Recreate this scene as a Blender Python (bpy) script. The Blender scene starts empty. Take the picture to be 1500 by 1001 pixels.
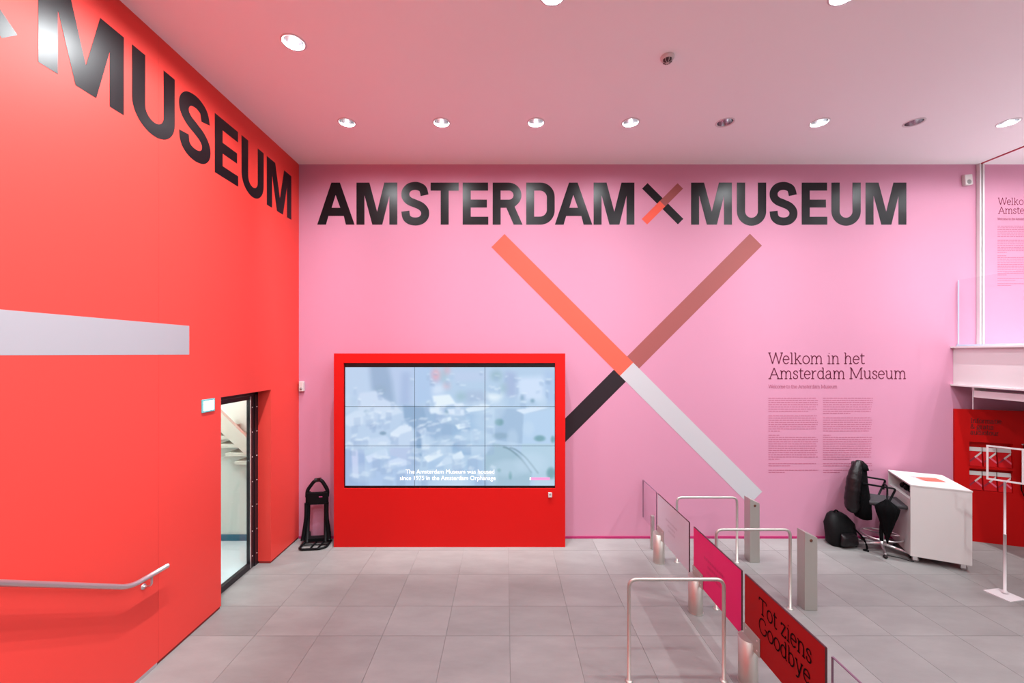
import bpy, bmesh, math, random
import numpy as np
from mathutils import Vector, Matrix
random.seed(7)
PI = math.pi
sc = bpy.context.scene
C = sc.collection

# ------------------------------------------------------------------ camera
F = 600.0                      # focal length in pixels of the 1500 x 1001 frame
VX, VY, EYE = 740.0, 518.0, 2.9
cam_d = bpy.data.cameras.new('camera'); cam = bpy.data.objects.new('camera', cam_d); C.objects.link(cam)
cam.location = (0, 0, EYE); cam.rotation_euler = (PI/2, 0, 0)
cam_d.sensor_width = 36.0; cam_d.lens = 36.0*F/1500.0
cam_d.shift_x = (750-VX)/1500.0; cam_d.shift_y = (VY-500.5)/1500.0
cam_d.clip_start = 0.05
sc.camera = cam
# ------------------------------------------------------------------ world, exposure
w = bpy.data.worlds.new('world'); sc.world = w; w.use_nodes = True
w.node_tree.nodes['Background'].inputs[0].default_value = (0.9, 0.95, 1.0, 1)
w.node_tree.nodes['Background'].inputs[1].default_value = 0.25
vs = sc.view_settings
vs.view_transform = 'Standard'; vs.look = 'None'; vs.gamma = 1.0; vs.use_curve_mapping = False
vs.exposure = 0.12
try:
    sc.cycles.caustics_reflective = False; sc.cycles.caustics_refractive = False
except Exception: pass
WASH_POWER = 29.0              # downlights in the row along the pink wall
LEFT_POWER = 135.0              # downlights along the red wall
HALL_POWER = 102.0             # general downlights of the hall
RIGHT_POWER = 200.0            # brighter downlights over the reception side
# room dimensions
YB = 6.42; XL = -3.233; ZC = 5.864; XR = 12.0; YF = -4.5
S = YB/F                        # metres per photo pixel on the back wall

def P(x, y, Y): return Vector(((x-VX)*Y/F, Y, EYE-(y-VY)*Y/F))
def G(x, y):                    # photo pixel of a floor point
    Y = EYE*F/(y-VY); return Vector(((x-VX)*Y/F, Y, 0))

# ------------------------------------------------------------------ materials
def lin(c): return tuple(((v/255.0)/12.92 if v/255.0 <= 0.04045 else ((v/255.0+0.055)/1.055)**2.4) for v in c)
def mat(name, col, rough=0.6, metal=0.0, spec=0.5, noise=None, bump=None, emit=None, coat=0.0):
    m = bpy.data.materials.new(name); m.use_nodes = True
    nt = m.node_tree; b = nt.nodes['Principled BSDF']
    b.inputs['Base Color'].default_value = (*col, 1); b.inputs['Roughness'].default_value = rough
    b.inputs['Metallic'].default_value = metal; b.inputs['Specular IOR Level'].default_value = spec
    b.inputs['Coat Weight'].default_value = coat
    tc = nt.nodes.new('ShaderNodeTexCoord')
    if noise:
        sc_, amt = noise
        n = nt.nodes.new('ShaderNodeTexNoise'); n.inputs['Scale'].default_value = sc_; n.inputs['Detail'].default_value = 6
        nt.links.new(tc.outputs['Object'], n.inputs['Vector'])
        r = nt.nodes.new('ShaderNodeValToRGB')
        r.color_ramp.elements[0].position = 0.3; r.color_ramp.elements[1].position = 0.7
        r.color_ramp.elements[0].color = (*[c*(1-amt) for c in col], 1)
        r.color_ramp.elements[1].color = (*[min(1, c*(1+amt)) for c in col], 1)
        nt.links.new(n.outputs['Fac'], r.inputs[0]); nt.links.new(r.outputs[0], b.inputs['Base Color'])
    if bump:
        sc_, st = bump
        n2 = nt.nodes.new('ShaderNodeTexNoise'); n2.inputs['Scale'].default_value = sc_; n2.inputs['Detail'].default_value = 4
        nt.links.new(tc.outputs['Object'], n2.inputs['Vector'])
        bp = nt.nodes.new('ShaderNodeBump'); bp.inputs['Strength'].default_value = st; bp.inputs['Distance'].default_value = 0.01
        nt.links.new(n2.outputs['Fac'], bp.inputs['Height']); nt.links.new(bp.outputs[0], b.inputs['Normal'])
    if emit:
        b.inputs['Emission Color'].default_value = (*emit[0], 1); b.inputs['Emission Strength'].default_value = emit[1]
    return m
def glass(name, tint, ior=1.45):
    m = bpy.data.materials.new(name); m.use_nodes = True; nt = m.node_tree; nt.nodes.clear()
    o = nt.nodes.new('ShaderNodeOutputMaterial'); mx = nt.nodes.new('ShaderNodeMixShader')
    t = nt.nodes.new('ShaderNodeBsdfTransparent'); t.inputs[0].default_value = (*tint, 1)
    g = nt.nodes.new('ShaderNodeBsdfGlossy'); g.inputs['Roughness'].default_value = 0.02
    lw = nt.nodes.new('ShaderNodeLayerWeight'); lw.inputs['Blend'].default_value = 0.5      # Schlick's law
    pw = nt.nodes.new('ShaderNodeMath'); pw.operation = 'POWER'; pw.inputs[1].default_value = 5.0; nt.links.new(lw.outputs['Facing'], pw.inputs[0])
    f = nt.nodes.new('ShaderNodeMath'); f.operation = 'MULTIPLY_ADD'; f.inputs[1].default_value = 0.55; f.inputs[2].default_value = 0.035; nt.links.new(pw.outputs[0], f.inputs[0])
    nt.links.new(f.outputs[0], mx.inputs[0]); nt.links.new(t.outputs[0], mx.inputs[1]); nt.links.new(g.outputs[0], mx.inputs[2])
    nt.links.new(mx.outputs[0], o.inputs[0]); return m
M = {}
M['pink'] = mat('pink_wall_paint', (0.575, 0.255, 0.37), 0.55, bump=(140, 0.04), spec=0.3)
M['red'] = mat('red_wall_paint', (0.76, 0.054, 0.042), 0.5, bump=(140, 0.05), spec=0.3)
M['ceil'] = mat('white_ceiling_paint', (0.88, 0.88, 0.88), 0.8, bump=(90, 0.03), spec=0.2)
M['white'] = mat('white_lacquer', (0.60, 0.585, 0.57), 0.45)
M['white_steel'] = mat('white_painted_steel', (0.66, 0.62, 0.63), 0.4)
M['greywall'] = mat('light_plaster', (0.78, 0.78, 0.78), 0.8)
M['grout'] = mat('floor_grout', (0.20, 0.185, 0.18), 0.8)
M['black_vinyl'] = mat('black_vinyl', (0.006, 0.005, 0.007), 0.33, spec=0.28)
M['black_bar'] = mat('black_print', (0.016, 0.008, 0.012), 0.5, spec=0.35)
M['orange'] = mat('orange_vinyl', (0.80, 0.105, 0.065), 0.5, spec=0.3)
M['brown'] = mat('brown_vinyl', (0.31, 0.085, 0.08), 0.5, spec=0.3)
M['white_vinyl'] = mat('white_vinyl', (0.50, 0.50, 0.525), 0.5, spec=0.3)
M['lilac'] = mat('lilac_white_vinyl', (0.36, 0.345, 0.375), 0.5, spec=0.3)
M['ink'] = mat('dark_magenta_ink', (0.13, 0.008, 0.035), 0.6)
M['ink_soft'] = mat('soft_magenta_ink', (0.43, 0.11, 0.19), 0.6)
M['ink_red'] = mat('dark_red_ink', (0.08, 0.004, 0.006), 0.6)
M['ink_black'] = mat('black_ink', (0.006, 0.003, 0.004), 0.7, spec=0.05)
M['ink_lilac'] = mat('grey_lilac_ink', (0.22, 0.19, 0.22), 0.6)
M['ink_pink'] = mat('deep_pink_ink', (0.22, 0.008, 0.05), 0.6)
M['box_red'] = mat('red_lacquer', (0.58, 0.008, 0.007), 0.5, spec=0.15, bump=(60, 0.02))
M['cab_red'] = mat('deep_red_lacquer', (0.46, 0.004, 0.004), 0.5, spec=0.15)
M['black'] = mat('black_plastic', (0.003, 0.003, 0.004), 0.5, spec=0.15)
M['bezel'] = mat('black_bezel', (0.004, 0.004, 0.005), 0.4)
M['frame_dark'] = mat('dark_steel_frame', (0.022, 0.017, 0.022), 0.3, metal=0.3)
M['steel'] = mat('brushed_stainless_steel', (0.52, 0.50, 0.46), 0.42, metal=0.75, bump=(220, 0.08))
M['chrome'] = mat('polished_chrome', (0.82, 0.80, 0.80), 0.28, metal=0.9)
M['alu'] = mat('aluminium_reflector', (0.68, 0.69, 0.71), 0.2, metal=1.0)
M['rail'] = mat('satin_handrail_steel', (0.62, 0.58, 0.60), 0.35, metal=0.85)
M['sensor'] = mat('white_plastic', (0.62, 0.58, 0.57), 0.45)
M['sensor_grey'] = mat('grey_plastic', (0.25, 0.24, 0.24), 0.5)
M['grille'] = mat('dark_grille', (0.05, 0.035, 0.04), 0.6)
M['leather'] = mat('black_leather', (0.006, 0.004, 0.005), 0.36, bump=(28, 0.5), spec=0.35)
M['cloth'] = mat('black_fabric', (0.003, 0.003, 0.0035), 0.9, bump=(60, 0.4), spec=0.08)
M['seat'] = mat('grey_black_seat_fabric', (0.03, 0.026, 0.03), 0.7)
M['rubber'] = mat('black_rubber', (0.01, 0.01, 0.01), 0.7)
M['p_white'] = mat('lilac_white_panel', (0.62, 0.66, 0.74), 0.4)
M['p_pink'] = mat('hot_pink_panel', (0.74, 0.008, 0.17), 0.45, spec=.2)
M['p_red'] = mat('deep_red_panel', (0.32, 0.001, 0.002), 0.5, spec=.15)
M['p_edge'] = mat('dark_panel_edge', (0.05, 0.004, 0.01), 0.4)
M['flyer'] = mat('orange_red_paper', (0.85, 0.10, 0.07), 0.6)
M['leaf_red'] = mat('red_leaflet_paper', (0.55, 0.008, 0.012), 0.6, spec=.2)
M['leaf_dark'] = mat('dark_leaflet_print', (0.25, 0.01, 0.03), 0.5)
M['glass'] = glass('clear_glass', (0.93, 0.95, 0.95))
M['glass_pink'] = glass('clear_acrylic', (0.98, 0.97, 0.98))
M['glass_edge'] = mat('glass_edge', (0.42, 0.50, 0.62), 0.2)
M['edge_dark'] = mat('acrylic_edge', (0.16, 0.07, 0.12), 0.3)
M['corr_wall'] = mat('pale_green_plaster', (0.62, 0.68, 0.63), 0.7)
M['corr_floor'] = mat('pale_polished_floor', (0.60, 0.70, 0.74), 0.25)
M['corr_base'] = mat('blue_skirting', (0.02, 0.12, 0.19), 0.4)
M['corr_stair'] = mat('cream_stair_paint', (0.62, 0.64, 0.56), 0.6)
M['exit_frame'] = mat('teal_grey_plastic', (0.16, 0.50, 0.52), 0.4)
M['exit_light'] = mat('lit_exit_face', (0.9, 1, 0.97), 0.4, emit=((0.80, 1.0, 0.95), 4.0))
M['lamp'] = mat('lamp_lens', (0.9, 0.9, 0.9), 0.4, emit=((1.0, 0.98, 0.96), 0.8))
M['sub'] = mat('subtitle_white', (0.8, 0.8, 0.8), 0.5, emit=((1, 1, 1), 0.9))
M['bar_pink'] = mat('screen_pink', (0.1, 0.02, 0.05), 0.5, emit=(lin((255, 160, 215)), 0.95))
M['bagdark'] = mat('dark_nylon', (0.003, 0.003, 0.0035), 0.6, bump=(40, 0.3), spec=.2)

def tile_mat():
    m = bpy.data.materials.new('grey_stone_tile'); m.use_nodes = True; nt = m.node_tree; b = nt.nodes['Principled BSDF']
    g = nt.nodes.new('ShaderNodeNewGeometry'); mp = nt.nodes.new('ShaderNodeMapping')
    mp.inputs['Scale'].default_value = (1.0, 2.6, 1); mp.inputs['Rotation'].default_value = (0, 0, 0.5)
    nt.links.new(g.outputs['Position'], mp.inputs['Vector'])
    oi = nt.nodes.new('ShaderNodeObjectInfo')
    add = nt.nodes.new('ShaderNodeVectorMath'); add.operation = 'ADD'
    mul = nt.nodes.new('ShaderNodeMath'); mul.operation = 'MULTIPLY'; mul.inputs[1].default_value = 37.0
    nt.links.new(oi.outputs['Random'], mul.inputs[0]); nt.links.new(mp.outputs[0], add.inputs[0]); nt.links.new(mul.outputs[0], add.inputs[1])
    n = nt.nodes.new('ShaderNodeTexNoise'); n.inputs['Scale'].default_value = 1.6; n.inputs['Detail'].default_value = 8; n.inputs['Roughness'].default_value = 0.62
    nt.links.new(add.outputs[0], n.inputs['Vector'])
    r = nt.nodes.new('ShaderNodeValToRGB')
    r.color_ramp.elements[0].position = 0.3; r.color_ramp.elements[0].color = (0.215, 0.205, 0.200, 1)
    r.color_ramp.elements[1].position = 0.72; r.color_ramp.elements[1].color = (0.275, 0.265, 0.258, 1)
    nt.links.new(n.outputs['Fac'], r.inputs[0])
    mr = nt.nodes.new('ShaderNodeMapRange'); mr.inputs['To Min'].default_value = 0.94; mr.inputs['To Max'].default_value = 1.06
    nt.links.new(oi.outputs['Random'], mr.inputs['Value'])
    vm = nt.nodes.new('ShaderNodeVectorMath'); vm.operation = 'SCALE'
    nt.links.new(r.outputs[0], vm.inputs[0]); nt.links.new(mr.outputs[0], vm.inputs['Scale'])
    nt.links.new(vm.outputs[0], b.inputs['Base Color'])
    b.inputs['Roughness'].default_value = 0.42; b.inputs['Specular IOR Level'].default_value = 0.4
    return m
M['tile'] = tile_mat()

# ------------------------------------------------------------------ mesh helpers
def obj(name, me, m, parent=None):
    if isinstance(me, bmesh.types.BMesh):
        bm = me; me = bpy.data.meshes.new(name); bm.normal_update(); bm.to_mesh(me); bm.free()
    if m is not None and not me.materials: me.materials.append(m if not isinstance(m, str) else M[m])
    o = bpy.data.objects.new(name, me); C.objects.link(o)
    if parent is not None: o.parent = parent
    return o
def empty(name, loc=(0, 0, 0), rz=0):
    o = bpy.data.objects.new(name, None); C.objects.link(o); o.location = loc; o.rotation_euler = (0, 0, rz)
    o.empty_display_size = 0.1; return o
def tag(o, label=None, cat=None, group=None, kind=None):
    if label: o['label'] = label
    if cat: o['category'] = cat
    if group: o['group'] = group
    if kind: o['kind'] = kind
    return o
def struct(name, bm, m, label=None, cat=None):
    o = obj(name, bm, m); tag(o, label, cat, kind='structure'); return o
def B(): return bmesh.new()
def box(bm, x0, x1, y0, y1, z0, z1, bevel=0.0, mtx=None):
    r = bmesh.ops.create_cube(bm, size=1.0); vs_ = r['verts']
    for v in vs_:
        v.co = Vector((x0+(v.co.x+.5)*(x1-x0), y0+(v.co.y+.5)*(y1-y0), z0+(v.co.z+.5)*(z1-z0)))
    if bevel > 0:
        es = list({e for v in vs_ for e in v.link_edges})
        rb = bmesh.ops.bevel(bm, geom=es, offset=bevel, segments=2, affect='EDGES', profile=0.5)
        vs_ = list({v for f in rb['faces'] for v in f.verts} | {v for v in vs_ if v.is_valid})
    if mtx is not None:
        for v in vs_: v.co = mtx @ v.co
    return bm
def tube(bm, pts, r, seg=10, caps=True, closed=False):
    pts = [Vector(p) for p in pts]; n = len(pts)
    rr = r if isinstance(r, (list, tuple)) else [r]*n
    rings = []; up = None
    for i, p in enumerate(pts):
        if closed: t = (pts[(i+1) % n]-pts[i-1]).normalized()
        else:
            a = pts[max(0, i-1)]; b = pts[min(n-1, i+1)]; t = (b-a).normalized()
        if up is None:
            up = Vector((0, 0, 1)) if abs(t.z) < .9 else Vector((1, 0, 0))
        s = t.cross(up)
        if s.length < 1e-5: s = t.cross(Vector((0, 1, 0)))
        s.normalize(); u = s.cross(t).normalized(); up = u
        rings.append([bm.verts.new(p+(s*math.cos(2*PI*k/seg)+u*math.sin(2*PI*k/seg))*rr[i]) for k in range(seg)])
    m_ = n if closed else n-1
    for i in range(m_):
        a, b = rings[i], rings[(i+1) % n]
        for k in range(seg):
            f = bm.faces.new((a[k], a[(k+1) % seg], b[(k+1) % seg], b[k])); f.smooth = True
    if caps and not closed:
        bm.faces.new(rings[0]); bm.faces.new(list(reversed(rings[-1])))
    return bm
def fillet(pts, rad, n=6):
    pts = [Vector(p) for p in pts]; out = [pts[0]]
    for i in range(1, len(pts)-1):
        a, p, b = pts[i-1], pts[i], pts[i+1]
        u = (a-p).normalized(); v = (b-p).normalized(); d = min(rad, (a-p).length*.45, (b-p).length*.45)
        s, e = p+u*d, p+v*d
        for k in range(n+1):
            t = k/n; out.append(s*(1-t)**2+p*2*t*(1-t)+e*t*t)
    out.append(pts[-1]); return out
def lathe(bm, prof, seg=24, mtx=None, smooth=True):
    rings = []
    for r, z in prof:
        rings.append([bm.verts.new(Vector((r*math.cos(2*PI*k/seg), r*math.sin(2*PI*k/seg), z))) for k in range(seg)])
    for a, b in zip(rings, rings[1:]):
        for k in range(seg):
            f = bm.faces.new((a[k], a[(k+1) % seg], b[(k+1) % seg], b[k])); f.smooth = smooth
    if mtx is not None:
        for rg in rings:
            for v in rg: v.co = mtx @ v.co
    return rings
def loft(bm, secs, seg=20, cap=True):
    """secs: (centre, rx, ry, rot, squareness) rings in horizontal planes"""
    rings = []
    for c, rx, ry, rot, sq in secs:
        rg = []
        for k in range(seg):
            a = 2*PI*k/seg; ca, sa = math.cos(a), math.sin(a)
            e = 2.0/sq
            x = rx*math.copysign(abs(ca)**e, ca); y = ry*math.copysign(abs(sa)**e, sa)
            rg.append(bm.verts.new(Vector(c)+Vector((x*math.cos(rot)-y*math.sin(rot), x*math.sin(rot)+y*math.cos(rot), 0))))
        rings.append(rg)
    for a, b in zip(rings, rings[1:]):
        for k in range(seg):
            f = bm.faces.new((a[k], a[(k+1) % seg], b[(k+1) % seg], b[k])); f.smooth = True
    if cap:
        bm.faces.new(list(reversed(rings[0]))); bm.faces.new(rings[-1])
    return bm
def poly(loops, mp, th=0.0015):
    """flat shape with holes, from 2-D loops, mapped by mp(u, v, depth), with a thin edge"""
    b2 = bmesh.new(); es = []
    for lp in loops:
        vsn = [b2.verts.new((u, v, 0)) for u, v in lp]
        es += [b2.edges.new((vsn[i], vsn[(i+1) % len(vsn)])) for i in range(len(vsn))]
    bmesh.ops.triangle_fill(b2, use_beauty=True, use_dissolve=False, edges=es)
    bm = bmesh.new(); b2.verts.ensure_lookup_table()
    vm = {v: bm.verts.new(mp(v.co.x, v.co.y, th)) for v in b2.verts}
    for f in b2.faces: bm.faces.new([vm[v] for v in f.verts])
    for lp in loops:
        n = len(lp); A = [bm.verts.new(mp(u, v, th)) for u, v in lp]; D = [bm.verts.new(mp(u, v, 0)) for u, v in lp]
        for i in range(n): bm.faces.new((A[i], A[(i+1) % n], D[(i+1) % n], D[i]))
    b2.free(); return bm
def arc(cx, cy, rx, ry, a0, a1, n=14):
    return [(cx+rx*math.cos(math.radians(a0+(a1-a0)*i/n)), cy+ry*math.sin(math.radians(a0+(a1-a0)*i/n))) for i in range(n+1)]
def smooth_line(pts, n=6):
    out = []
    for i in range(len(pts)-1):
        p0 = pts[max(0, i-1)]; p1 = pts[i]; p2 = pts[i+1]; p3 = pts[min(len(pts)-1, i+2)]
        for k in range(n):
            t = k/n
            out.append(tuple(0.5*((2*p1[j])+(-p0[j]+p2[j])*t+(2*p0[j]-5*p1[j]+4*p2[j]-p3[j])*t*t+(-p0[j]+3*p1[j]-3*p2[j]+p3[j])*t**3) for j in range(len(p1))))
    out.append(tuple(pts[-1])); return out
def ribbon(line, w):
    L, R = [], []
    n = len(line)
    for i in range(n):
        a = line[max(0, i-1)]; b = line[min(n-1, i+1)]
        dx, dy = b[0]-a[0], b[1]-a[1]; l = math.hypot(dx, dy) or 1
        L.append((line[i][0]-dy/l*w/2, line[i][1]+dx/l*w/2)); R.append((line[i][0]+dy/l*w/2, line[i][1]-dx/l*w/2))
    return L+R[::-1]

# ------------------------------------------------------------------ big grotesque capitals (units: photo pixels, cap height 61.8)
H = 61.8
s_line = [((x-768)/6, (449-y)/6) for x, y in smooth_line([(972, 190), (958, 138), (930, 116), (890, 107), (838, 120), (806, 160), (808, 208), (840, 242), (890, 263), (942, 288), (974, 328), (972, 376), (940, 410), (890, 421), (842, 411), (812, 382), (803, 330)], 5)]
GL = {
 'A': (54.8, [[(0, 0), (20.7, H), (33.3, H), (54.8, 0), (42, 0), (38.9, 12.8), (16.5, 12.8), (12.9, 0)], [(27, 43.7), (33.7, 24.8), (21.2, 24.8)]]),
 'M': (59.8, [[(0, 0), (0, H), (19, H), (30.3, 19), (40.8, H), (59.8, H), (59.8, 0), (48.2, 0), (48.2, 42.3), (37.8, 0), (23.2, 0), (11.7, 43.2), (11.7, 0)]]),
 'S': (40.7, [ribbon(s_line, 11.8)]),
 'T': (41.2, [[(14.7, 0), (14.7, 49.9), (0, 49.9), (0, H), (41.2, H), (41.2, 49.9), (26.5, 49.9), (26.5, 0)]]),
 'E': (37.5, [[(0, 0), (0, H), (37.2, H), (37.2, 50), (11.8, 50), (11.8, 36.8), (35.5, 36.8), (35.5, 25.2), (11.8, 25.2), (11.8, 11.7), (37.5, 11.7), (37.5, 0)]]),
 'R': (43.7, [[(0, 0), (0, H), (23, H)]+arc(23, 43.3, 19.2, 18.5, 82, -52, 14)+[(32.2, 26.2), (43.7, 0), (30.8, 0), (20, 24.8), (11.7, 24.8), (11.7, 0)],
              [(11.7, 50)]+arc(24, 43.35, 6.5, 6.65, 90, -90, 10)+[(11.7, 36.7)]]),
 'D': (41.7, [[(0, 0), (0, H)]+arc(21, 41, 20.7, H-41, 90, 0, 10)+arc(21, 21, 20.7, 21, 0, -90, 10),
              [(11.7, 11.8), (11.7, 50)]+arc(20, 40, 10.2, 10, 90, 0, 8)+arc(20, 21.8, 10.2, 10, 0, -90, 8)]),
 'U': (43.0, [[(0, H), (12.2, H)]+arc(21.5, 19.8, 9.4, 9.6, 180, 360, 14)+[(30.8, H), (43, H)]+arc(21.5, 19.8, 21.5, 21.4, 0, -180, 22)]),
}
WORDS = list(zip('AMSTERDAM', (464.7, 522.2, 588.0, 630.8, 677.8, 721.7, 770.8, 812.8, 869.5)))+list(zip('MUSEUM', (1012.3, 1079.3, 1127.3, 1174.3, 1217.8, 1267.8)))
def band(d0, d1, s0, s1):       # a piece of a diagonal band, from its pixel sums and differences
    return [((s+d)/2, (s-d)/2) for d, s in ((d0, s0), (d1, s0), (d1, s1), (d0, s1))]
SMALL_X = [('black_vinyl', band(664.1, 680.2, 1216.9, 1261)), ('black_vinyl', band(664.1, 680.2, 1277, 1321.8)),
           ('orange', band(619, 672, 1261, 1277)), ('brown', band(672, 724, 1261, 1277))]
BIG_X = [('orange', band(357.5, 396, 1082, 1459)), ('white_vinyl', band(357.5, 396, 1459, 1837)),
         ('brown', band(396, 756, 1441, 1476)), ('black_bar', band(-3, 357.5, 1441, 1476))]

# ------------------------------------------------------------------ thin slab serif, drawn as strokes (cap height 1, x-height 0.72)
XH = 0.72
def sf(x, y, w=.13): return [(x-w, y), (x+w, y)]
def ell(cx, cy, rx, ry, a0=0, a1=360, n=18): return arc(cx, cy, rx, ry, a0, a1, n)
def arch(x, w): return [(x, .42)]+arc(x+w/2+.01, .45, w/2-.01, .27, 165, 0, 9)+[(x+w, 0)]
SG = {
 'W': (1.22, [[(.05, 1), (.34, 0), (.62, 1)], [(.62, 1), (.90, 0), (1.18, 1)], sf(.07, 1, .11), sf(1.15, 1, .11), sf(.62, 1, .06)]),
 'A': (.98, [[(.10, 0), (.48, 1), (.88, 0)], [(.24, .36), (.74, .36)], sf(.10, 0, .13), sf(.88, 0, .13)]),
 'M': (1.24, [[(.16, 0), (.18, 1), (.61, .06), (1.05, 1), (1.07, 0)], sf(.15, 0, .14), sf(1.08, 0, .14), [(.05, 1), (.18, 1)], [(1.05, 1), (1.18, 1)]]),
 'T': (.92, [[(.46, 0), (.46, 1)], [(.04, .82), (.06, 1), (.86, 1), (.88, .82)], sf(.46, 0, .15)]),
 'G': (1.0, [ell(.50, .5, .44, .51, 52, 330, 26), [(.88, .22), (.88, .45)], sf(.84, .45, .15), [(.77, .90), (.82, .80)]]),
 'I': (.46, [[(.23, 0), (.23, 1)], sf(.23, 0, .16), sf(.23, 1, .16)]),
 'a': (.66, [smooth_line([(.10, .55), (.16, .67), (.30, .72), (.43, .66), (.47, .50)], 4)+[(.47, .10)]+[(.50, .03), (.62, .01)], smooth_line([(.47, .42), (.24, .40), (.08, .28), (.08, .10), (.22, 0), (.38, .05), (.47, .18)], 4)]),
 'b': (.72, [[(.14, 0), (.14, 1), (.02, 1)], ell(.36, .36, .26, .36, 165, -165, 20)]),
 'c': (.60, [ell(.34, .36, .28, .36, 45, 315, 18)]),
 'd': (.74, [[(.56, 1), (.56, 0), (.70, 0)], [(.44, 1), (.56, 1)], ell(.33, .36, .26, .36, 15, 345, 20)]),
 'e': (.64, [[(.06, .39), (.57, .39)]+ell(.32, .36, .26, .36, 8, 320, 20)]),
 'f': (.46, [smooth_line([(.46, .97), (.34, 1.0), (.22, .90), (.20, .72)], 4)+[(.20, 0)], [(.04, XH), (.40, XH)], sf(.20, 0, .14)]),
 'g': (.66, [ell(.30, .46, .22, .26), smooth_line([(.16, .26), (.10, .14), (.26, .06), (.52, 0), (.54, -.16), (.32, -.27), (.08, -.18), (.12, -.02), (.26, .05)], 4), [(.46, .66), (.62, .70)]]),
 'h': (.78, [[(.16, 0), (.16, 1), (.04, 1)], arch(.16, .44), sf(.16, 0), sf(.60, 0)]),
 'i': (.36, [[(.18, 0), (.18, XH), (.05, XH)], sf(.18, 0), [(.155, .95), (.205, .95)], [(.18, .925), (.18, .975)]]),
 'k': (.74, [[(.16, 0), (.16, 1), (.04, 1)], [(.16, .30), (.52, XH)], [(.28, .44), (.58, 0)], sf(.16, 0), sf(.52, XH, .10), sf(.60, 0, .11)]),
 'l': (.36, [[(.18, 0), (.18, 1), (.05, 1)], sf(.18, 0)]),
 'm': (1.16, [[(.16, 0), (.16, XH), (.04, XH)], arch(.16, .41), arch(.57, .41), sf(.16, 0, .12), sf(.57, 0, .12), sf(.98, 0, .12)]),
 'n': (.78, [[(.16, 0), (.16, XH), (.04, XH)], arch(.16, .44), sf(.16, 0), sf(.60, 0)]),
 'o': (.70, [ell(.35, .36, .29, .36)]),
 'r': (.54, [[(.16, 0), (.16, XH), (.04, XH)], [(.16, .42)]+arc(.40, .40, .23, .31, 165, 70, 7), sf(.16, 0, .14)]),
 's': (.54, [smooth_line([(.44, .52), (.40, .66), (.26, .72), (.12, .64), (.11, .50), (.24, .39), (.38, .31), (.45, .19), (.38, .04), (.24, 0), (.10, .06), (.07, .22)], 4)]),
 't': (.46, [[(.18, .94), (.18, .16)]+smooth_line([(.18, .14), (.22, .03), (.32, 0), (.44, .05)], 3), [(.03, XH), (.42, XH)]]),
 'u': (.78, [[(.04, XH), (.16, XH), (.16, .26)]+arc(.37, .27, .21, .27, 180, 330, 9)+[(.60, .26)], [(.48, XH), (.60, XH), (.60, 0), (.72, 0)]]),
 'y': (.72, [[(.10, XH), (.37, .02)], [(.62, XH), (.32, -.16), (.22, -.27), (.08, -.25)], sf(.10, XH, .11), sf(.62, XH, .11)]),
 'z': (.60, [[(.08, .58), (.08, XH), (.50, XH), (.08, 0), (.52, 0), (.53, .15)]]),
 '&': (.86, [smooth_line([(.78, .46), (.62, .16), (.38, 0), (.14, .08), (.10, .30), (.30, .50), (.48, .68), (.44, .92), (.28, .98), (.18, .84), (.28, .60), (.50, .32), (.80, 0)], 4)]),
 ' ': (.34, []),
}
def text_width(s): return sum(SG[c][0] for c in s)
def serif_text(bm, s, u0, v0, cap, width, wt, mp):
    """write s with its left at u0 and base at v0, cap height cap, fitted to width"""
    sx = width/text_width(s); u = u0
    for ch in s:
        a, strokes = SG[ch]
        pieces = []
        for st in strokes:
            pts = [(u+x*sx, v0+y*cap) for x, y in st]; cur = [pts[0]]
            for i in range(1, len(pts)):
                cur.append(pts[i])
                if i < len(pts)-1:
                    a1 = math.atan2(pts[i][1]-pts[i-1][1], pts[i][0]-pts[i-1][0]); a2 = math.atan2(pts[i+1][1]-pts[i][1], pts[i+1][0]-pts[i][0])
                    if abs((a2-a1+PI) % (2*PI)-PI) > .75: pieces.append(cur); cur = [pts[i]]
            pieces.append(cur)
        for pts in pieces:
            rb = ribbon(pts, wt); n = len(pts)
            L = rb[:n]; R = rb[n:][::-1]
            VL = [bm.verts.new(mp(p[0], p[1], 0.0015)) for p in L]; VR = [bm.verts.new(mp(p[0], p[1], 0.0015)) for p in R]
            for i in range(n-1): bm.faces.new((VL[i], VR[i], VR[i+1], VL[i+1]))
        u += a*sx
    return bm
def word_bars(bm, u0, u1, v, h, mp, rnd, seg=(2.2, 6.5), gap=.9):
    """a line of print too small to read: words as short strips"""
    u = u0
    while u < u1-.5:
        e = min(u1, u+rnd.uniform(*seg))
        bm.faces.new([bm.verts.new(mp(a, b, 0.0012)) for a, b in ((u, v), (e, v), (e, v+h), (u, v+h))])
        u = e+gap*rnd.uniform(.6, 1.3)

# ================================================================== STRUCTURE
# floor: grout bed with single tiles on it
bm = B(); box(bm, XL-.3, XR, YF, YB+.02, -.12, -.006)
floor = struct('floor', bm, 'grout', 'grey stone tile floor of the entrance hall', 'floor')
xs = [.047+.655*k for k in range(-6, 19)]
ys = [1.58, 2.23, 2.89, 3.545, 4.204, 4.70, 5.37, 6.03, 6.69]
xs = [XL-.19]+[x for x in xs if XL+.1 < x < 11.9]+[XR]
cache = {}
for j in range(len(ys)-1):
    y0, y1 = ys[j], min(ys[j+1], YB)
    for i in range(len(xs)-1):
        x0, x1 = xs[i], xs[i+1]
        if x1 > 9.6: continue
        key = (round(x1-x0, 3), round(y1-y0, 3))
        if key not in cache:
            g = .0016; t = B(); hw, hd = (x1-x0)/2-g, (y1-y0)/2-g
            box(t, -hw, hw, -hd, hd, -.006, 0)
            me = bpy.data.meshes.new('tile'); t.to_mesh(me); t.free(); me.materials.append(M['tile']); cache[key] = me
        o = bpy.data.objects.new('tile', cache[key]); C.objects.link(o); o.parent = floor
        o.location = ((x0+x1)/2, (y0+y1)/2, 0)
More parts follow.
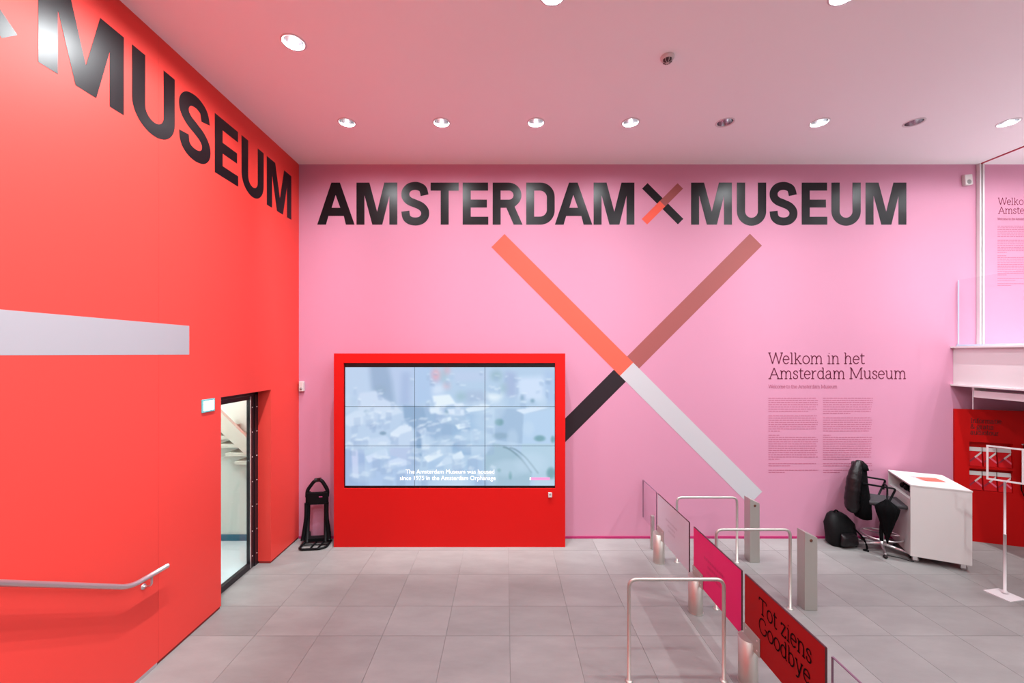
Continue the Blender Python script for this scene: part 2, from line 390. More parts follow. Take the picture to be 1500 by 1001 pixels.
for (a, b, c, d) in ((XL-.19, XR, YF, 1.58), (9.4, XR, 1.58, YB)):
    t = B(); box(t, a+.003, b, c, d-.003, -.006, 0); o = obj('far_paving', t, 'tile', floor)

# ceiling with round openings for the downlights
WASH = [(-2.03+1.2126*k, 5.254) for k in range(10)]
LEFTC = [(-2.015, 3.90), (-2.015, 2.55), (-2.015, 1.2), (-2.015, -.15), (-2.015, -1.5)]
HALL = [(.394, 3.38), (2.80, 3.38), (5.2, 3.38), (.394, 1.4), (2.80, 1.4), (5.2, 1.4), (.394, -.6), (2.8, -.6), (5.2, -.6), (8.2, 2.6)]
LR = .094
b2 = bmesh.new(); es = []
def loop2(pts):
    v = [b2.verts.new((p[0], p[1], ZC)) for p in pts]; es.extend(b2.edges.new((v[i], v[(i+1) % len(v)])) for i in range(len(v)))
loop2([(XL-.2, YF), (XR, YF), (XR, YB+.1), (XL-.2, YB+.1)])
for lx, ly in WASH+LEFTC+HALL: loop2(arc(lx, ly, LR, LR, 0, 345, 23))
bmesh.ops.triangle_fill(b2, use_beauty=True, use_dissolve=False, edges=es)
for f in b2.faces:
    if f.normal.z > 0: f.normal_flip()
ceiling = struct('ceiling', b2, 'ceil', 'plain white ceiling tinted pink by the walls', 'ceiling')

# back wall
bm = B(); box(bm, XL-.2, XR, YB, YB+.15, -.1, ZC)
wall_back = struct('wall_back', bm, 'pink', 'pink painted back wall with large lettering', 'wall')
def MB_(u, v, d): return Vector(((u-VX)*S, YB-.0005-d, EYE+(VY-v)*S))     # photo pixels on the back wall
BASE = 329.3
def letters(parent, mp):
    for ch, x0 in WORDS:
        wd, lps = GL[ch]
        o = obj('letter', poly([[(x0+u, BASE-v*.998) for u, v in lp] for lp in lps], mp), 'black_vinyl', parent)
    for m_, lp in SMALL_X: obj('small_cross_arm', poly([lp], mp), m_, parent)
letters(wall_back, MB_)
for m_, lp in BIG_X: obj('large_cross_arm', poly([lp], MB_), m_, wall_back)
bm = B()
serif_text(bm, 'Welkom in het', 1126, 533, -15.8, 141, 1.5, MB_)
serif_text(bm, 'Amsterdam Museum', 1126, 555, -15.8, 202, 1.5, MB_)
obj('wall_heading', bm, 'ink', wall_back)
bm = B(); serif_text(bm, 'Welcome to the Amsterdam Museum', 1125.5, 569, -5.0, 101, .62, MB_)
obj('wall_subheading', bm, 'ink_soft', wall_back)
def body_text(bm, x1, x2, y0, k, mp, rnd):
    wcol = 73*k; h = .95*k; st = 3.2*k
    def lines(x, y, n, last):
        for i in range(n): word_bars(bm, x, x+(wcol*rnd.uniform(.95, 1) if i < n-1 else wcol*last), y+i*st, h, mp, rnd, (2*k, 6*k), .8*k)
    for x, spec in ((x1, ((0, 7, .8), (26, 8, .23), (54.4, 1, .22), (57.5, 11, .23), (96, 2, .45), (105.6, 2, .34))),
                    (x2, ((0, 8, .55), (29, 7, .92), (54.4, 1, .16), (57.5, 11, .56), (96, 2, .98), (105.6, 2, .34)))):
        for dy, n, last in spec: lines(x, y0+dy*k, n, last)
bm = B(); body_text(bm, 1125.5, 1205.5, 583, 1.0, MB_, random.Random(3)); obj('wall_small_print', bm, 'ink_soft', wall_back)
bm = B()
serif_text(bm, 'Welkom in het', 1462, 300, -9.8, 87, .95, MB_); serif_text(bm, 'Amsterdam Museum', 1462, 313, -9.8, 125, .95, MB_)
obj('gallery_heading', bm, 'ink_pink', wall_back)
bm = B(); body_text(bm, 1461, 1511, 331, .8, MB_, random.Random(5)); serif_text(bm, 'Welcome to the Amsterdam Museum', 1461, 322.5, -3.2, 62, .5, MB_)
obj('gallery_small_print', bm, 'ink_soft', wall_back)
bm = B(); box(bm, .91, 7.02, YB-.012, YB, 0, .035); box(bm, XL, -2.57, YB-.012, YB, 0, .035)
struct('baseboard_back', bm, mat('magenta_skirting', (.42, .02, .13), .5), 'thin dark magenta skirting along the pink wall', 'baseboard')

# left wall with the door opening (Y 4.66 .. 5.655)
D0, D1, DT = 4.66, 5.655, 2.40; REC = .19
bm = B()
for y0, y1, z0, z1 in ((YF, D0, .03, ZC), (D1, YB+.02, .03, ZC), (D0, D1, DT, ZC)): box(bm, XL-REC, XL, y0, y1, z0, z1)
bmesh.ops.remove_doubles(bm, verts=bm.verts, dist=.0005)
wall_left = struct('wall_left', bm, 'red', 'red painted side wall with black lettering and a door', 'wall')
bm = B()
for y0, y1 in ((3.82, D0-.004), (D1+.004, YB)): box(bm, XL-REC+.02, XL-.012, y0, y1, 0, .03)
struct('baseboard_left', bm, mat('plinth_painted_shade', (.25, .012, .01), .6), 'recessed plinth under the red wall, gap shade painted in dark red', 'baseboard')  # dark red carries the shade of the gap below the wall
bm = B(); box(bm, XL-.1, XL+.004, YF, 3.80, 0, .03)
struct('trim_1', bm, 'rail', 'grey metal edge strip at the foot of the red wall', 'trim')
bm = B(); box(bm, XL, XL+.0012, 3.818, 3.8205, .03, ZC)
o = obj('panel_seam', bm, mat('wall_seam', (.68, .042, .034), .6), wall_left)
def ML_(u, v, d): return Vector((XL+.0005+d, 6.187-(1327.2-u)*.010645, EYE+(VY-v)*S))
letters(wall_left, ML_)
bm = B(); box(bm, XL, XL+.0015, -1.2, 4.19, 2.888, 3.182); obj('white_stripe', bm, 'lilac', wall_left)

# door with dark steel frame
XD = XL-REC
door = empty('door_1', (XD, (D0+D1)/2, 0)); tag(door, 'glazed door in a dark riveted steel frame set in the red wall', 'door', kind='structure')
def dpart(name, m, *boxes, par=door, bev=0):
    t = B()
    for bx_ in boxes: box(t, *bx_, bevel=bev)
    o = obj(name, t, m); o.parent = par; o.matrix_parent_inverse = Matrix.Translation(-Vector(door.location)); return o
dfr = dpart('door_frame', 'frame_dark', (XD-.06, XD+.012, D1-.075, D1+.03, 0, DT+.02), (XD-.06, XD+.012, D0-.03, D0+.05, 0, DT+.02), (XD-.06, XD+.012, D0, D1, DT-.06, DT+.02))
leaf = dpart('door_leaf', 'frame_dark', (XD-.05, XD+.002, D1-.155, D1-.078, .01, DT-.065), (XD-.05, XD+.002, D0+.052, D0+.12, .01, DT-.065), (XD-.05, XD+.002, D0+.12, D1-.155, .01, .075), (XD-.05, XD+.002, D0+.12, D1-.155, DT-.12, DT-.065))
t = B(); box(t, XD-.03, XD-.022, D0+.12, D1-.155, .075, DT-.12); obj('glass_pane', t, 'glass', leaf)
bm = B(); box(bm, XD+.002, XD+.010, D1-.165, D1-.150, .02, DT-.08); obj('glazing_strip', bm, M['rail'], leaf)
tb = B(); lathe(tb, [(0.0001, .006), (.006, .005), (.009, 0)], 10, Matrix.Rotation(PI/2, 4, 'Y')); rivet = bpy.data.meshes.new('rivet'); tb.to_mesh(rivet); tb.free(); rivet.materials.append(M['chrome'])
for col_y, z0 in ((D1-.115, .16), (D1-.03, .16)):
    for k in range(7):
        o = bpy.data.objects.new('rivet', rivet); C.objects.link(o); o.parent = leaf if col_y < D1-.1 else dfr
        o.location = Vector((XD+(.003 if col_y < D1-.1 else .0125), col_y, z0+k*.335))

# corridor behind the door
bm = B(); box(bm, -7.2, XD-.07, 3.2, 6.6, -.12, -.002); struct('floor_corridor', bm, 'corr_floor', 'pale polished floor seen through the glazed door', 'floor')
bm = B(); box(bm, -7.2, XD, 6.36, 6.5, 0, 3.6); wc = struct('wall_corridor', bm, 'corr_wall', 'pale green wall beyond the glazed door', 'wall')
bm = B(); box(bm, -7.2, XD, 6.335, 6.36, 0, .09); struct('baseboard_corridor', bm, 'corr_base', 'blue skirting beyond the glazed door', 'baseboard')
bm = B(); box(bm, -7.3, -7.2, 3.2, 6.5, 0, 3.6); box(bm, -7.2, XD, 3.1, 3.2, 0, 3.6); struct('wall_corridor_side', bm, 'corr_wall', 'pale side wall of the corridor beyond the door', 'wall')
bm = B(); box(bm, -7.3, XD, 3.1, 6.5, 3.6, 3.7); struct('ceiling_corridor', bm, 'ceil', 'ceiling of the corridor beyond the door', 'ceiling')
st = empty('staircase', (-4.3, 6.1, 0)); tag(st, 'cream staircase rising behind the glazed door', 'staircase')
def stair_pt(x, y, Y=5.95): return P(x, y, Y)
a, b_, c_, d_ = stair_pt(300, 581), stair_pt(392, 672), stair_pt(392, 696), stair_pt(300, 612)
bm = B(); f0 = [bm.verts.new(p) for p in (a, b_, c_, d_)]; f1 = [bm.verts.new(p+Vector((0, .06, 0))) for p in (a, b_, c_, d_)]
bm.faces.new(f0); bm.faces.new(f1[::-1])
for i in range(4): bm.faces.new((f0[i], f1[i], f1[(i+1) % 4], f0[(i+1) % 4]))
o = obj('stringer', bm, 'corr_stair'); o.parent = st; o.matrix_parent_inverse = st.matrix_basis.inverted() if False else Matrix.Translation(-Vector(st.location))
for k in range(5):
    p = stair_pt(312+k*14, 628+k*12.5, 5.95); bm = B(); box(bm, p.x-.28, p.x+.12, 6.01, 6.355, p.z-.045, p.z)
    o = obj('step', bm, 'corr_stair'); o.parent = st; o.matrix_parent_inverse = Matrix.Translation(-Vector(st.location))

# right side, behind
bm = B(); box(bm, XR, XR+.1, YF, YB, -.1, ZC); struct('wall_right', bm, 'greywall', 'plain light wall closing the hall to the right', 'wall')
bm = B(); box(bm, XL-.2, XR, YF-.1, YF, -.1, ZC); struct('wall_front', bm, 'greywall', 'plain light wall behind the viewer', 'wall')

# mezzanine
bm = B(); box(bm, 7.06, XR, -1.0, YB, 2.46, 2.98); mez = struct('mezzanine', bm, 'ceil', 'white mezzanine floor at the right edge of the hall', 'mezzanine')
bm = B(); box(bm, 7.02, 7.07, -1.0, YB-.002, 2.40, 3.0)
box(bm, 6.975, 7.10, -1.0, YB-.002, 2.985, 3.012); box(bm, 6.975, 7.10, -1.0, YB-.002, 2.395, 2.42)
obj('edge_beam', bm, 'white_steel', mez)
bal = empty('glass_balustrade', (7.08, 5.4, 3.012)); tag(bal, 'clear glass balustrade along the edge of the mezzanine', 'balustrade')
def wpart(name, bm, m, root):
    o = obj(name, bm, m, root); o.matrix_parent_inverse = (Matrix.Translation(root.location) @ Matrix.Rotation(root.rotation_euler.z, 4, 'Z')).inverted(); return o
for k, (y0, y1) in enumerate(((5.12, YB-.02), (3.8, 5.10), (2.48, 3.78))):
    bm = B(); box(bm, 7.072, 7.088, y0, y1, 3.012, 4.045); wpart('glass_pane', bm, 'glass_pink', bal)
    bm = B(); box(bm, 7.071, 7.089, y1-.004, y1+.001, 3.012, 4.045); wpart('pane_edge', bm, 'glass_edge', bal)
bm = B(); box(bm, 7.06, 7.10, 2.4, YB-.01, 3.012, 3.04); wpart('base_channel', bm, 'glass_edge', bal)
po = empty('wall_post', (7.42, YB-.05, 3.0)); tag(po, 'slim white vertical post against the pink wall above the mezzanine', 'post')
bm = B(); box(bm, 7.383, 7.405, YB-.05, YB-.002, 2.98, ZC-.003); box(bm, 7.43, 7.457, YB-.05, YB-.002, 2.98, ZC-.003); wpart('profile', bm, 'white_steel', po)
bm = B(); box(bm, 7.405, 7.43, YB-.03, YB-.002, 2.98, ZC-.003); wpart('groove', bm, 'sensor_grey', po)
bm = B(); box(bm, 7.40, 7.425, .5, YB-.03, ZC-.012, ZC-.0005)
struct('trim_2', bm, mat('red_track', (.40, .015, .04), .5), 'thin red track line in the ceiling', 'trim')
# white shutter housing below the beam
sh = empty('shutter_housing', (7.1, 4.6, 2.24)); tag(sh, 'white shutter housing hanging below the mezzanine edge', 'housing')
bm = B(); box(bm, 7.04, 7.20, 2.5, 6.16, 2.24, 2.345, bevel=.006); wpart('case', bm, 'white_steel', sh)
bm = B(); box(bm, 7.03, 7.21, 6.14, 6.17, 2.345, 2.46); box(bm, 7.03, 7.036, 6.155, 6.163, 2.06, 2.36); wpart('end_bracket', bm, 'white_steel', sh)

# ================================================================== DOWNLIGHTS
def downlight_meshes():
    t = B(); lathe(t, [(LR-.003, .002), (LR+.004, -.006), (.112, -.005), (.114, .0005)], 28); ring = bpy.data.meshes.new('trim_ring'); t.to_mesh(ring); t.free(); ring.materials.append(M['white_steel'])
    t = B(); lathe(t, [(LR, -.001), (LR-.003, .03), (LR-.012, .075), (LR-.03, .12), (LR-.05, .15)], 28)
    refl = bpy.data.meshes.new('reflector'); t.to_mesh(refl); t.free(); refl.materials.append(M['alu'])
    t = B(); rg = lathe(t, [(LR-.048, .148), (.02, .150)], 20); t.faces.new(rg[-1]); lens = bpy.data.meshes.new('lamp_lens'); t.to_mesh(lens); t.free(); lens.materials.append(M['lamp'])
    return ring, refl, lens
RING, REFL, LENS = downlight_meshes()
def light_data(name, power, p, k, aim=None):
    d = bpy.data.lights.new(name, 'POINT'); d.energy = power; d.shadow_soft_size = .018; d.use_nodes = True
    nt = d.node_tree; em = nt.nodes['Emission']
    g = nt.nodes.new('ShaderNodeNewGeometry'); sp = nt.nodes.new('ShaderNodeSeparateXYZ'); nt.links.new(g.outputs['Incoming'], sp.inputs[0])
    def mth(op, a, b=None):
        n = nt.nodes.new('ShaderNodeMath'); n.operation = op
        for i, v in enumerate((a, b)):
            if v is None: continue
            if isinstance(v, (int, float)): n.inputs[i].default_value = v
            else: nt.links.new(v, n.inputs[i])
        return n.outputs[0]
    z2 = mth('MULTIPLY', sp.outputs['Z'], sp.outputs['Z'])
    s2 = mth('MAXIMUM', mth('SUBTRACT', 1.0, z2), 0.0)
    val = mth('DIVIDE', 1.0, mth('ADD', mth('POWER', s2, p), k))
    dn = mth('MINIMUM', mth('MAXIMUM', mth('MULTIPLY', sp.outputs['Z'], -40.0), 0.02), 1.0)      # lamps shine downward
    val = mth('MULTIPLY', val, dn)
    if aim:                                                                                       # wall washers throw their light to one side
        axis, sign, lo_, hi_, back = aim
        mr = nt.nodes.new('ShaderNodeMapRange'); mr.interpolation_type = 'SMOOTHSTEP'
        mr.inputs['From Min'].default_value = lo_; mr.inputs['From Max'].default_value = hi_; mr.inputs['To Min'].default_value = back; mr.inputs['To Max'].default_value = 1.0
        nt.links.new(mth('MULTIPLY', sp.outputs[axis], sign), mr.inputs['Value']); val = mth('MULTIPLY', val, mr.outputs['Result'])
    nt.links.new(val, em.inputs['Strength'])
    em.inputs['Color'].default_value = (0.93, 0.98, 1.0, 1)
    return d
L_WASH = light_data('wall_washer', WASH_POWER, 1.5, .022, ('Y', 1.0, -.05, .22, .12))
L_LEFT = light_data('red_wall_washer', LEFT_POWER, .85, .10, ('X', -1.0, -.05, .3, .12))
L_HALL = light_data('hall_downlight', HALL_POWER, 1.0, .45)
L_RIGHT = light_data('reception_downlight', RIGHT_POWER, 1.0, .45)
ordinals = ['leftmost', 'second from the left', 'third from the left', 'fourth from the left', 'fifth from the left', 'sixth from the left', 'seventh from the left', 'rightmost']
LENS_OFF = LENS.copy(); LENS_OFF.materials.clear(); LENS_OFF.materials.append(mat('unlit_lamp_lens', (.5, .5, .5), .3))
def downlight(lx, ly, ldata, label, group):
    o = empty('downlight', (lx, ly, ZC)); tag(o, label, 'downlight', group)
    for nm, me in (('trim_ring', RING), ('reflector', REFL), ('lamp_lens', LENS if ldata else LENS_OFF)):
        c = bpy.data.objects.new(nm, me); C.objects.link(c); c.parent = o
    if ldata is None: return                      # this lamp is switched off in the photograph
    l = bpy.data.objects.new('lamp', ldata); C.objects.link(l); l.parent = o; l.location = (0, 0, .021)
for k, (lx, ly) in enumerate(WASH):
    if k < 8: downlight(lx, ly, None if k in (4, 6) else L_WASH, ('unlit' if k in (4, 6) else 'lit')+' recessed downlight in the row along the pink wall, '+ordinals[k], 'row of downlights along the pink wall')
    else: downlight(lx, ly, L_WASH, 'recessed downlight above the mezzanine beyond the red ceiling track', 'downlights above the mezzanine')
for k, (lx, ly) in enumerate(LEFTC):
    downlight(lx, ly, L_LEFT, 'large recessed downlight nearest to the red wall, ahead of the row' if k == 0 else 'recessed downlight beside the red wall, nearer than the frame', 'downlights along the red wall')
for k, (lx, ly) in enumerate(HALL):
    lab = ('recessed downlight cut by the top edge, left of the smoke detector' if k == 0 else 'recessed downlight cut by the top edge, right of the smoke detector' if k == 1 else 'recessed hall downlight nearer than the frame')
    downlight(lx, ly, L_RIGHT if lx > 4 else L_HALL, lab, 'hall downlights')
# added lamp, unseen, put in to light the corridor behind the door
cl = empty('corridor_fill_lamp', (-4.9, 5.0, 3.6)); tag(cl, 'added round lamp, unseen, lighting the corridor beyond the door', 'lamp')
bm = B(); rg = lathe(bm, [(.16, 0), (.16, -.05), (.14, -.06), (.05, -.06)], 24); bm.faces.new(rg[-1][::-1]); obj('fill_diffuser', bm, 'lamp', cl)
ld = bpy.data.lights.new('corridor_fill_light', 'POINT'); ld.energy = 170; ld.shadow_soft_size = .12; ld.color = (.93, 1.0, .97)
lo = bpy.data.objects.new('fill_bulb', ld); C.objects.link(lo); lo.parent = cl; lo.location = (0, 0, -.25)

# ================================================================== VIDEO WALL
VY0 = EYE*F/(802-VY)           # depth of its front
sv = VY0/F
def V(x, y): return ((x-VX)*sv, EYE-(y-VY)*sv)
x0, z1 = V(489, 518); x1, z0 = V(828, 802); z0 = 0
sx0, sz1 = V(503.3, 532); sx1, sz0 = V(813.3, 716)
vw = empty('video_wall', ((x0+x1)/2, (VY0+YB)/2, 0)); tag(vw, 'red free-standing cabinet with a large nine-panel video screen', 'video wall')
bm = B()
for a in ((x0, sx0, z0, z1), (sx1, x1, z0, z1), (sx0, sx1, sz1, z1), (sx0, sx1, z0, sz0)): box(bm, a[0], a[1], VY0, YB-.014, a[2], a[3])
bmesh.ops.remove_doubles(bm, verts=bm.verts, dist=.0002)
wpart('surround', bm, 'box_red', vw)
bm = B(); box(bm, sx0, sx1, VY0+.03, VY0+.06, sz0, sz1); wpart('backing', bm, 'bezel', vw)

def screen_image(Wp=936, Hp=540):
    def ul(c): return np.array(c, float)
    img = np.zeros((Hp, Wp, 3)); img[:] = (184, 208, 232)
    yy, xx = np.mgrid[0:Hp, 0:Wp]
    X = 18+xx/Wp*1450.0; Y = 38+yy/Hp*815.0
    def pg(pts, col, a=1.0):
        inside = np.zeros(X.shape, bool); n = len(pts); j = n-1
        for i in range(n):
            xi, yi = pts[i]; xj, yj = pts[j]
            if yi != yj:
                c = ((yi > Y) != (yj > Y)) & (X < (xj-xi)*(Y-yi)/(yj-yi)+xi); inside ^= c
            j = i
        img[inside] = img[inside]*(1-a)+ul(col)*a
    def blob(cx, cy, rx, ry, col, a):
        d = ((X-cx)/rx)**2+((Y-cy)/ry)**2
        m = np.clip(1.3-d, 0, 1)[..., None]*a
        img[:] = img*(1-m)+ul(col)*m
    def blur(r):
        nonlocal img
        for ax in (0, 1):
            pad = [(0, 0)]*3; pad[ax] = (r+1, r)
            c = np.cumsum(np.pad(img, pad, mode='edge'), axis=ax)
            n = img.shape[ax]
            a = np.take(c, range(2*r+1, 2*r+1+n), axis=ax); b = np.take(c, range(0, n), axis=ax)
            img = (a-b)/(2*r+1)
    # far, soft part of the model city
    pg([(18, 38), (185, 38), (200, 190), (160, 230), (18, 260)], (190, 212, 236))
    pg([(185, 38), (330, 38), (365, 310), (230, 220), (200, 190)], (158, 184, 212))
    pg([(320, 38), (500, 38), (500, 300), (380, 300)], (186, 206, 234))
    pg([(410, 70), (470, 70), (470, 300), (400, 300)], (172, 194, 226))
    pg([(500, 38), (620, 38), (700, 170), (690, 240), (520, 300), (500, 300)], (178, 204, 234))
    pg([(850, 200), (980, 200), (1000, 300), (860, 290)], (176, 196, 222))
    pg([(620, 160), (690, 150), (705, 222), (620, 232)], (208, 224, 244))
    pg([(760, 60), (1000, 60), (1000, 130), (780, 140)], (190, 208, 234))
    pg([(1120, 60), (1200, 80), (1200, 250), (1130, 240)], (172, 190, 222))
    pg([(1200, 110), (1390, 100), (1390, 270), (1220, 260)], (208, 224, 246))
    pg([(990, 215), (1120, 225), (1060, 285), (1000, 260)], (226, 238, 248))
    pg([(1390, 60), (1468, 60), (1468, 300), (1400, 280)], (178, 202, 232))
    blob(645, 90, 30, 50, (232, 172, 184), .8); blob(720, 60, 25, 30, (225, 178, 195), .8); blob(720, 165, 22, 22, (225, 182, 196), .8)
    blob(700, 100, 18, 60, (160, 190, 200), .6); blob(820, 240, 40, 35, (158, 190, 202), .7)
    blob(1060, 95, 45, 40, (150, 182, 194), .7); blob(1110, 180, 30, 40, (160, 190, 202), .6); blob(265, 190, 45, 30, (150, 178, 200), .6)
    blur(14)
    # middle distance
    pg([(110, 330), (100, 260), (120, 215), (230, 200), (290, 260), (380, 300), (300, 320)], (204, 221, 242))
    pg([(620, 235), (740, 225), (785, 290), (640, 315)], (228, 240, 251))
    pg([(770, 290), (830, 285), (850, 310), (780, 320)], (222, 235, 249))
    blob(1240, 250, 14, 25, (130, 165, 185), .8); blob(1312, 270, 16, 16, (130, 165, 185), .8)
    pg([(420, 300), (560, 310), (600, 480), (500, 465), (430, 400)], (150, 180, 210))
    pg([(560, 310), (850, 310), (850, 420), (750, 480), (750, 580), (620, 580), (600, 480)], (162, 190, 219))
    pg([(590, 312), (705, 312), (700, 345), (610, 358)], (222, 235, 249))
    pg([(720, 322), (840, 316), (845, 370), (740, 368)], (216, 230, 247))
    pg([(18, 375), (90, 335), (380, 305), (420, 350), (60, 450), (18, 430)], (207, 224, 243))
    pg([(60, 450), (420, 350), (428, 410), (330, 480), (300, 512), (100, 556), (18, 572), (18, 430)], (189, 211, 235))
    pg([(18, 560), (300, 510), (340, 545), (330, 582), (18, 592)], (200, 219, 241))
    blur(4)
    pg([(330, 490), (430, 420), (480, 450), (492, 560), (340, 545)], (217, 231, 247))
    pg([(400, 500), (492, 470), (492, 600), (330, 582)], (196, 215, 238))
    blob(280, 492, 26, 14, (128, 160, 184), .8); blob(165, 340, 22, 12, (150, 180, 205), .8); blob(718, 350, 12, 22, (150, 180, 200), .8)
    pg([(660, 398), (748, 376), (757, 400), (682, 426)], (230, 241, 251))
    pg([(682, 426), (757, 400), (757, 580), (690, 580)], (158, 186, 216))
    pg([(757, 450), (885, 446), (888, 640), (757, 640)], (160, 190, 220))
    pg([(778, 432), (840, 418), (885, 446), (800, 467)], (226, 239, 251))
    pg([(850, 340), (985, 328), (985, 580), (890, 580), (886, 440), (850, 420)], (171, 199, 227))
    pg([(845, 322), (965, 290), (1020, 300), (985, 330), (870, 346)], (227, 239, 250))
    pg([(985, 318), (1048, 312), (1040, 640), (985, 640)], (184, 208, 232))
    pg([(508, 472), (540, 500), (548, 655), (510, 620)], (140, 172, 204))
    pg([(540, 495), (578, 455), (600, 520), (600, 610), (548, 655)], (196, 216, 238))
    pg([(508, 472), (555, 455), (578, 455), (540, 497)], (222, 235, 249))
    pg([(1050, 320), (1200, 322), (1250, 360), (1240, 565), (1050, 540)], (168, 194, 221))
    pg([(1250, 358), (1468, 322), (1468, 565), (1240, 565)], (186, 211, 237))
    pg([(1195, 332), (1300, 308), (1430, 312), (1250, 360)], (217, 231, 248))
    pg([(985, 640), (1040, 560), (1140, 585), (1230, 640), (1310, 770), (1290, 853), (985, 853)], (168, 196, 214))
    pg([(1240, 565), (1468, 565), (1468, 853), (1330, 853), (1320, 770), (1230, 630)], (184, 210, 228))
    for t0 in (0, 45):
        for i in range(60):
            t = i/59.0; px = 1110+t0+t*195; py = 585+t0*.1+175*(t**1.6); blob(px, py, 4, 5, (95, 125, 140), .5)
    for cx, cy, rx, ry in ((1080, 415, 34, 26), (1362, 528, 42, 24), (1452, 535, 16, 28), (1440, 765, 34, 45), (1158, 780, 12, 30), (1080, 745, 14, 14)): blob(cx, cy, rx, ry, (112, 160, 168), .75)
    blob(1090, 510, 60, 25, (135, 165, 185), .5)
    pg([(18, 600), (150, 600), (160, 853), (18, 853)], (166, 190, 224)); pg([(60, 600), (105, 600), (110, 800), (70, 800)], (200, 212, 240))
    pg([(160, 690), (330, 640), (500, 660), (500, 853), (160, 853)], (178, 202, 232))
    pg([(155, 650), (300, 592), (320, 640), (178, 695)], (208, 224, 246)); pg([(280, 692), (430, 645), (482, 700), (300, 745)], (206, 222, 245))
    pg([(320, 590), (480, 590), (490, 690), (330, 640)], (186, 203, 232))
    pg([(560, 655), (680, 598), (698, 640), (590, 692)], (229, 240, 251)); pg([(590, 692), (698, 640), (700, 740), (590, 740)], (176, 202, 230))
    pg([(640, 725), (740, 630), (765, 695)], (220, 234, 249)); pg([(755, 642), (822, 610), (842, 655), (780, 700)], (224, 237, 250))
    pg([(830, 700), (980, 640), (985, 853), (830, 853)], (172, 200, 228), .6)
    rr = random.Random(21)
    for i in range(150):
        cy = 60+rr.random()*760; cx = 20+rr.random()*(1000 if cy > 300 else 1440); k = .5+cy/850
        w_ = rr.uniform(22, 60)*k; h_ = rr.uniform(20, 70)*k; sk = rr.uniform(-14, 14)*k; d = rr.uniform(8, 22)*k; v = rr.uniform(-20, 6)
        pg([(cx, cy), (cx+w_, cy+sk), (cx+w_, cy+sk+h_), (cx, cy+h_)], (172+v, 197+v, 226+v*.8), .42)
        pg([(cx, cy), (cx+w_*.35, cy-d), (cx+w_*1.3, cy+sk-d), (cx+w_, cy+sk)], (224, 236, 249), .5)
    blur(4)
    for i in range(26):
        blob(18+rr.random()*1450, 38+rr.random()*815, rr.uniform(40, 140), rr.uniform(30, 90), (205, 224, 242), .35)
    img_ = 186+(img-186)*1.12
    return np.clip(img_*np.array([.99, 1.0, 1.0]), 0, 255)
IMG = screen_image()
scr = bpy.data.materials.new('video_picture'); scr.use_nodes = True; nt = scr.node_tree; bs = nt.nodes['Principled BSDF']
at = nt.nodes.new('ShaderNodeVertexColor'); at.layer_name = 'picture'
nt.links.new(at.outputs['Color'], bs.inputs['Emission Color']); bs.inputs['Emission Strength'].default_value = .87
bs.inputs['Base Color'].default_value = (.01, .01, .012, 1); bs.inputs['Roughness'].default_value = .35
gx = [505, 607.2, 710.2, 813]; gy = [538, 596, 654, 712.5]
NX, NY = 104, 60
for r in range(3):
    for c in range(3):
        X0, Z1 = V(gx[c]+.35, gy[r]+.35); X1, Z0 = V(gx[c+1]-.35, gy[r+1]-.35)
        u = np.linspace(0, 1, NX); v = np.linspace(0, 1, NY); U, Vv = np.meshgrid(u, v)
        co = np.stack([X0+U*(X1-X0), np.full_like(U, VY0+.012), Z1+Vv*(Z0-Z1)], -1).reshape(-1, 3)
        idx = np.arange(NX*NY).reshape(NY, NX)
        q = np.stack([idx[:-1, :-1], idx[1:, :-1], idx[1:, 1:], idx[:-1, 1:]], -1).reshape(-1, 4)
        nb = len(co)                                         # rim and back of the display body
        rim = [(X0, VY0+.03, Z1), (X1, VY0+.03, Z1), (X1, VY0+.03, Z0), (X0, VY0+.03, Z0)]
        cs = [idx[0, 0], idx[0, -1], idx[-1, -1], idx[-1, 0]]
        faces = q.tolist()+[[int(cs[i]), int(cs[(i+1) % 4]), nb+(i+1) % 4, nb+i] for i in range(4)]
        me = bpy.data.meshes.new('display_panel'); me.from_pydata(co.tolist()+rim, [], faces); me.update()
        ix = np.clip(((c+U)/3*935).astype(int), 0, 935); iy = np.clip(((r+Vv)/3*539).astype(int), 0, 539)
        colr = IMG[iy, ix]/255.0
        colr = np.where(colr <= .04045, colr/12.92, ((colr+.055)/1.055)**2.4).reshape(-1, 3)
        full = np.ones((nb+4, 4)); full[:nb, :3] = colr; full[nb:, :3] = 0
        ca = me.color_attributes.new('picture', 'FLOAT_COLOR', 'POINT'); ca.data.foreach_set('color', full.astype(np.float32).ravel())
        me.materials.append(scr); wpart('display_panel', me, None, vw)
def font_text(s, xl, xr, ybase, depth, m, root):
    cu = bpy.data.curves.new('caption', 'FONT'); cu.body = s; cu.size = 1.0
    t = bpy.data.objects.new('caption_tmp', cu); C.objects.link(t)
    bpy.context.view_layer.update()
    me = bpy.data.meshes.new_from_object(t.evaluated_get(bpy.context.evaluated_depsgraph_get()))
    bpy.data.objects.remove(t); bpy.data.curves.remove(cu)
    n = len(me.vertices); a = np.zeros(n*3); me.vertices.foreach_get('co', a); a = a.reshape(-1, 3)
    mn, mx = a[:, 0].min(), a[:, 0].max()
    XA, ZA = V(xl, ybase); XB, _ = V(xr, ybase); k = (XB-XA)/(mx-mn)
    out = np.stack([XA+(a[:, 0]-mn)*k, np.full(n, depth), ZA+a[:, 1]*k*1.05], -1)
    me.vertices.foreach_set('co', out.ravel()); me.update(); me.materials.clear(); me.materials.append(M[m])
    return wpart('subtitle', me, None, root)
font_text('The Amsterdam Museum was housed', 594, 724, 694.5, VY0+.010, 'sub', vw)
font_text('since 1975 in the Amsterdam Orphanage', 585.5, 726, 703.8, VY0+.010, 'sub', vw)
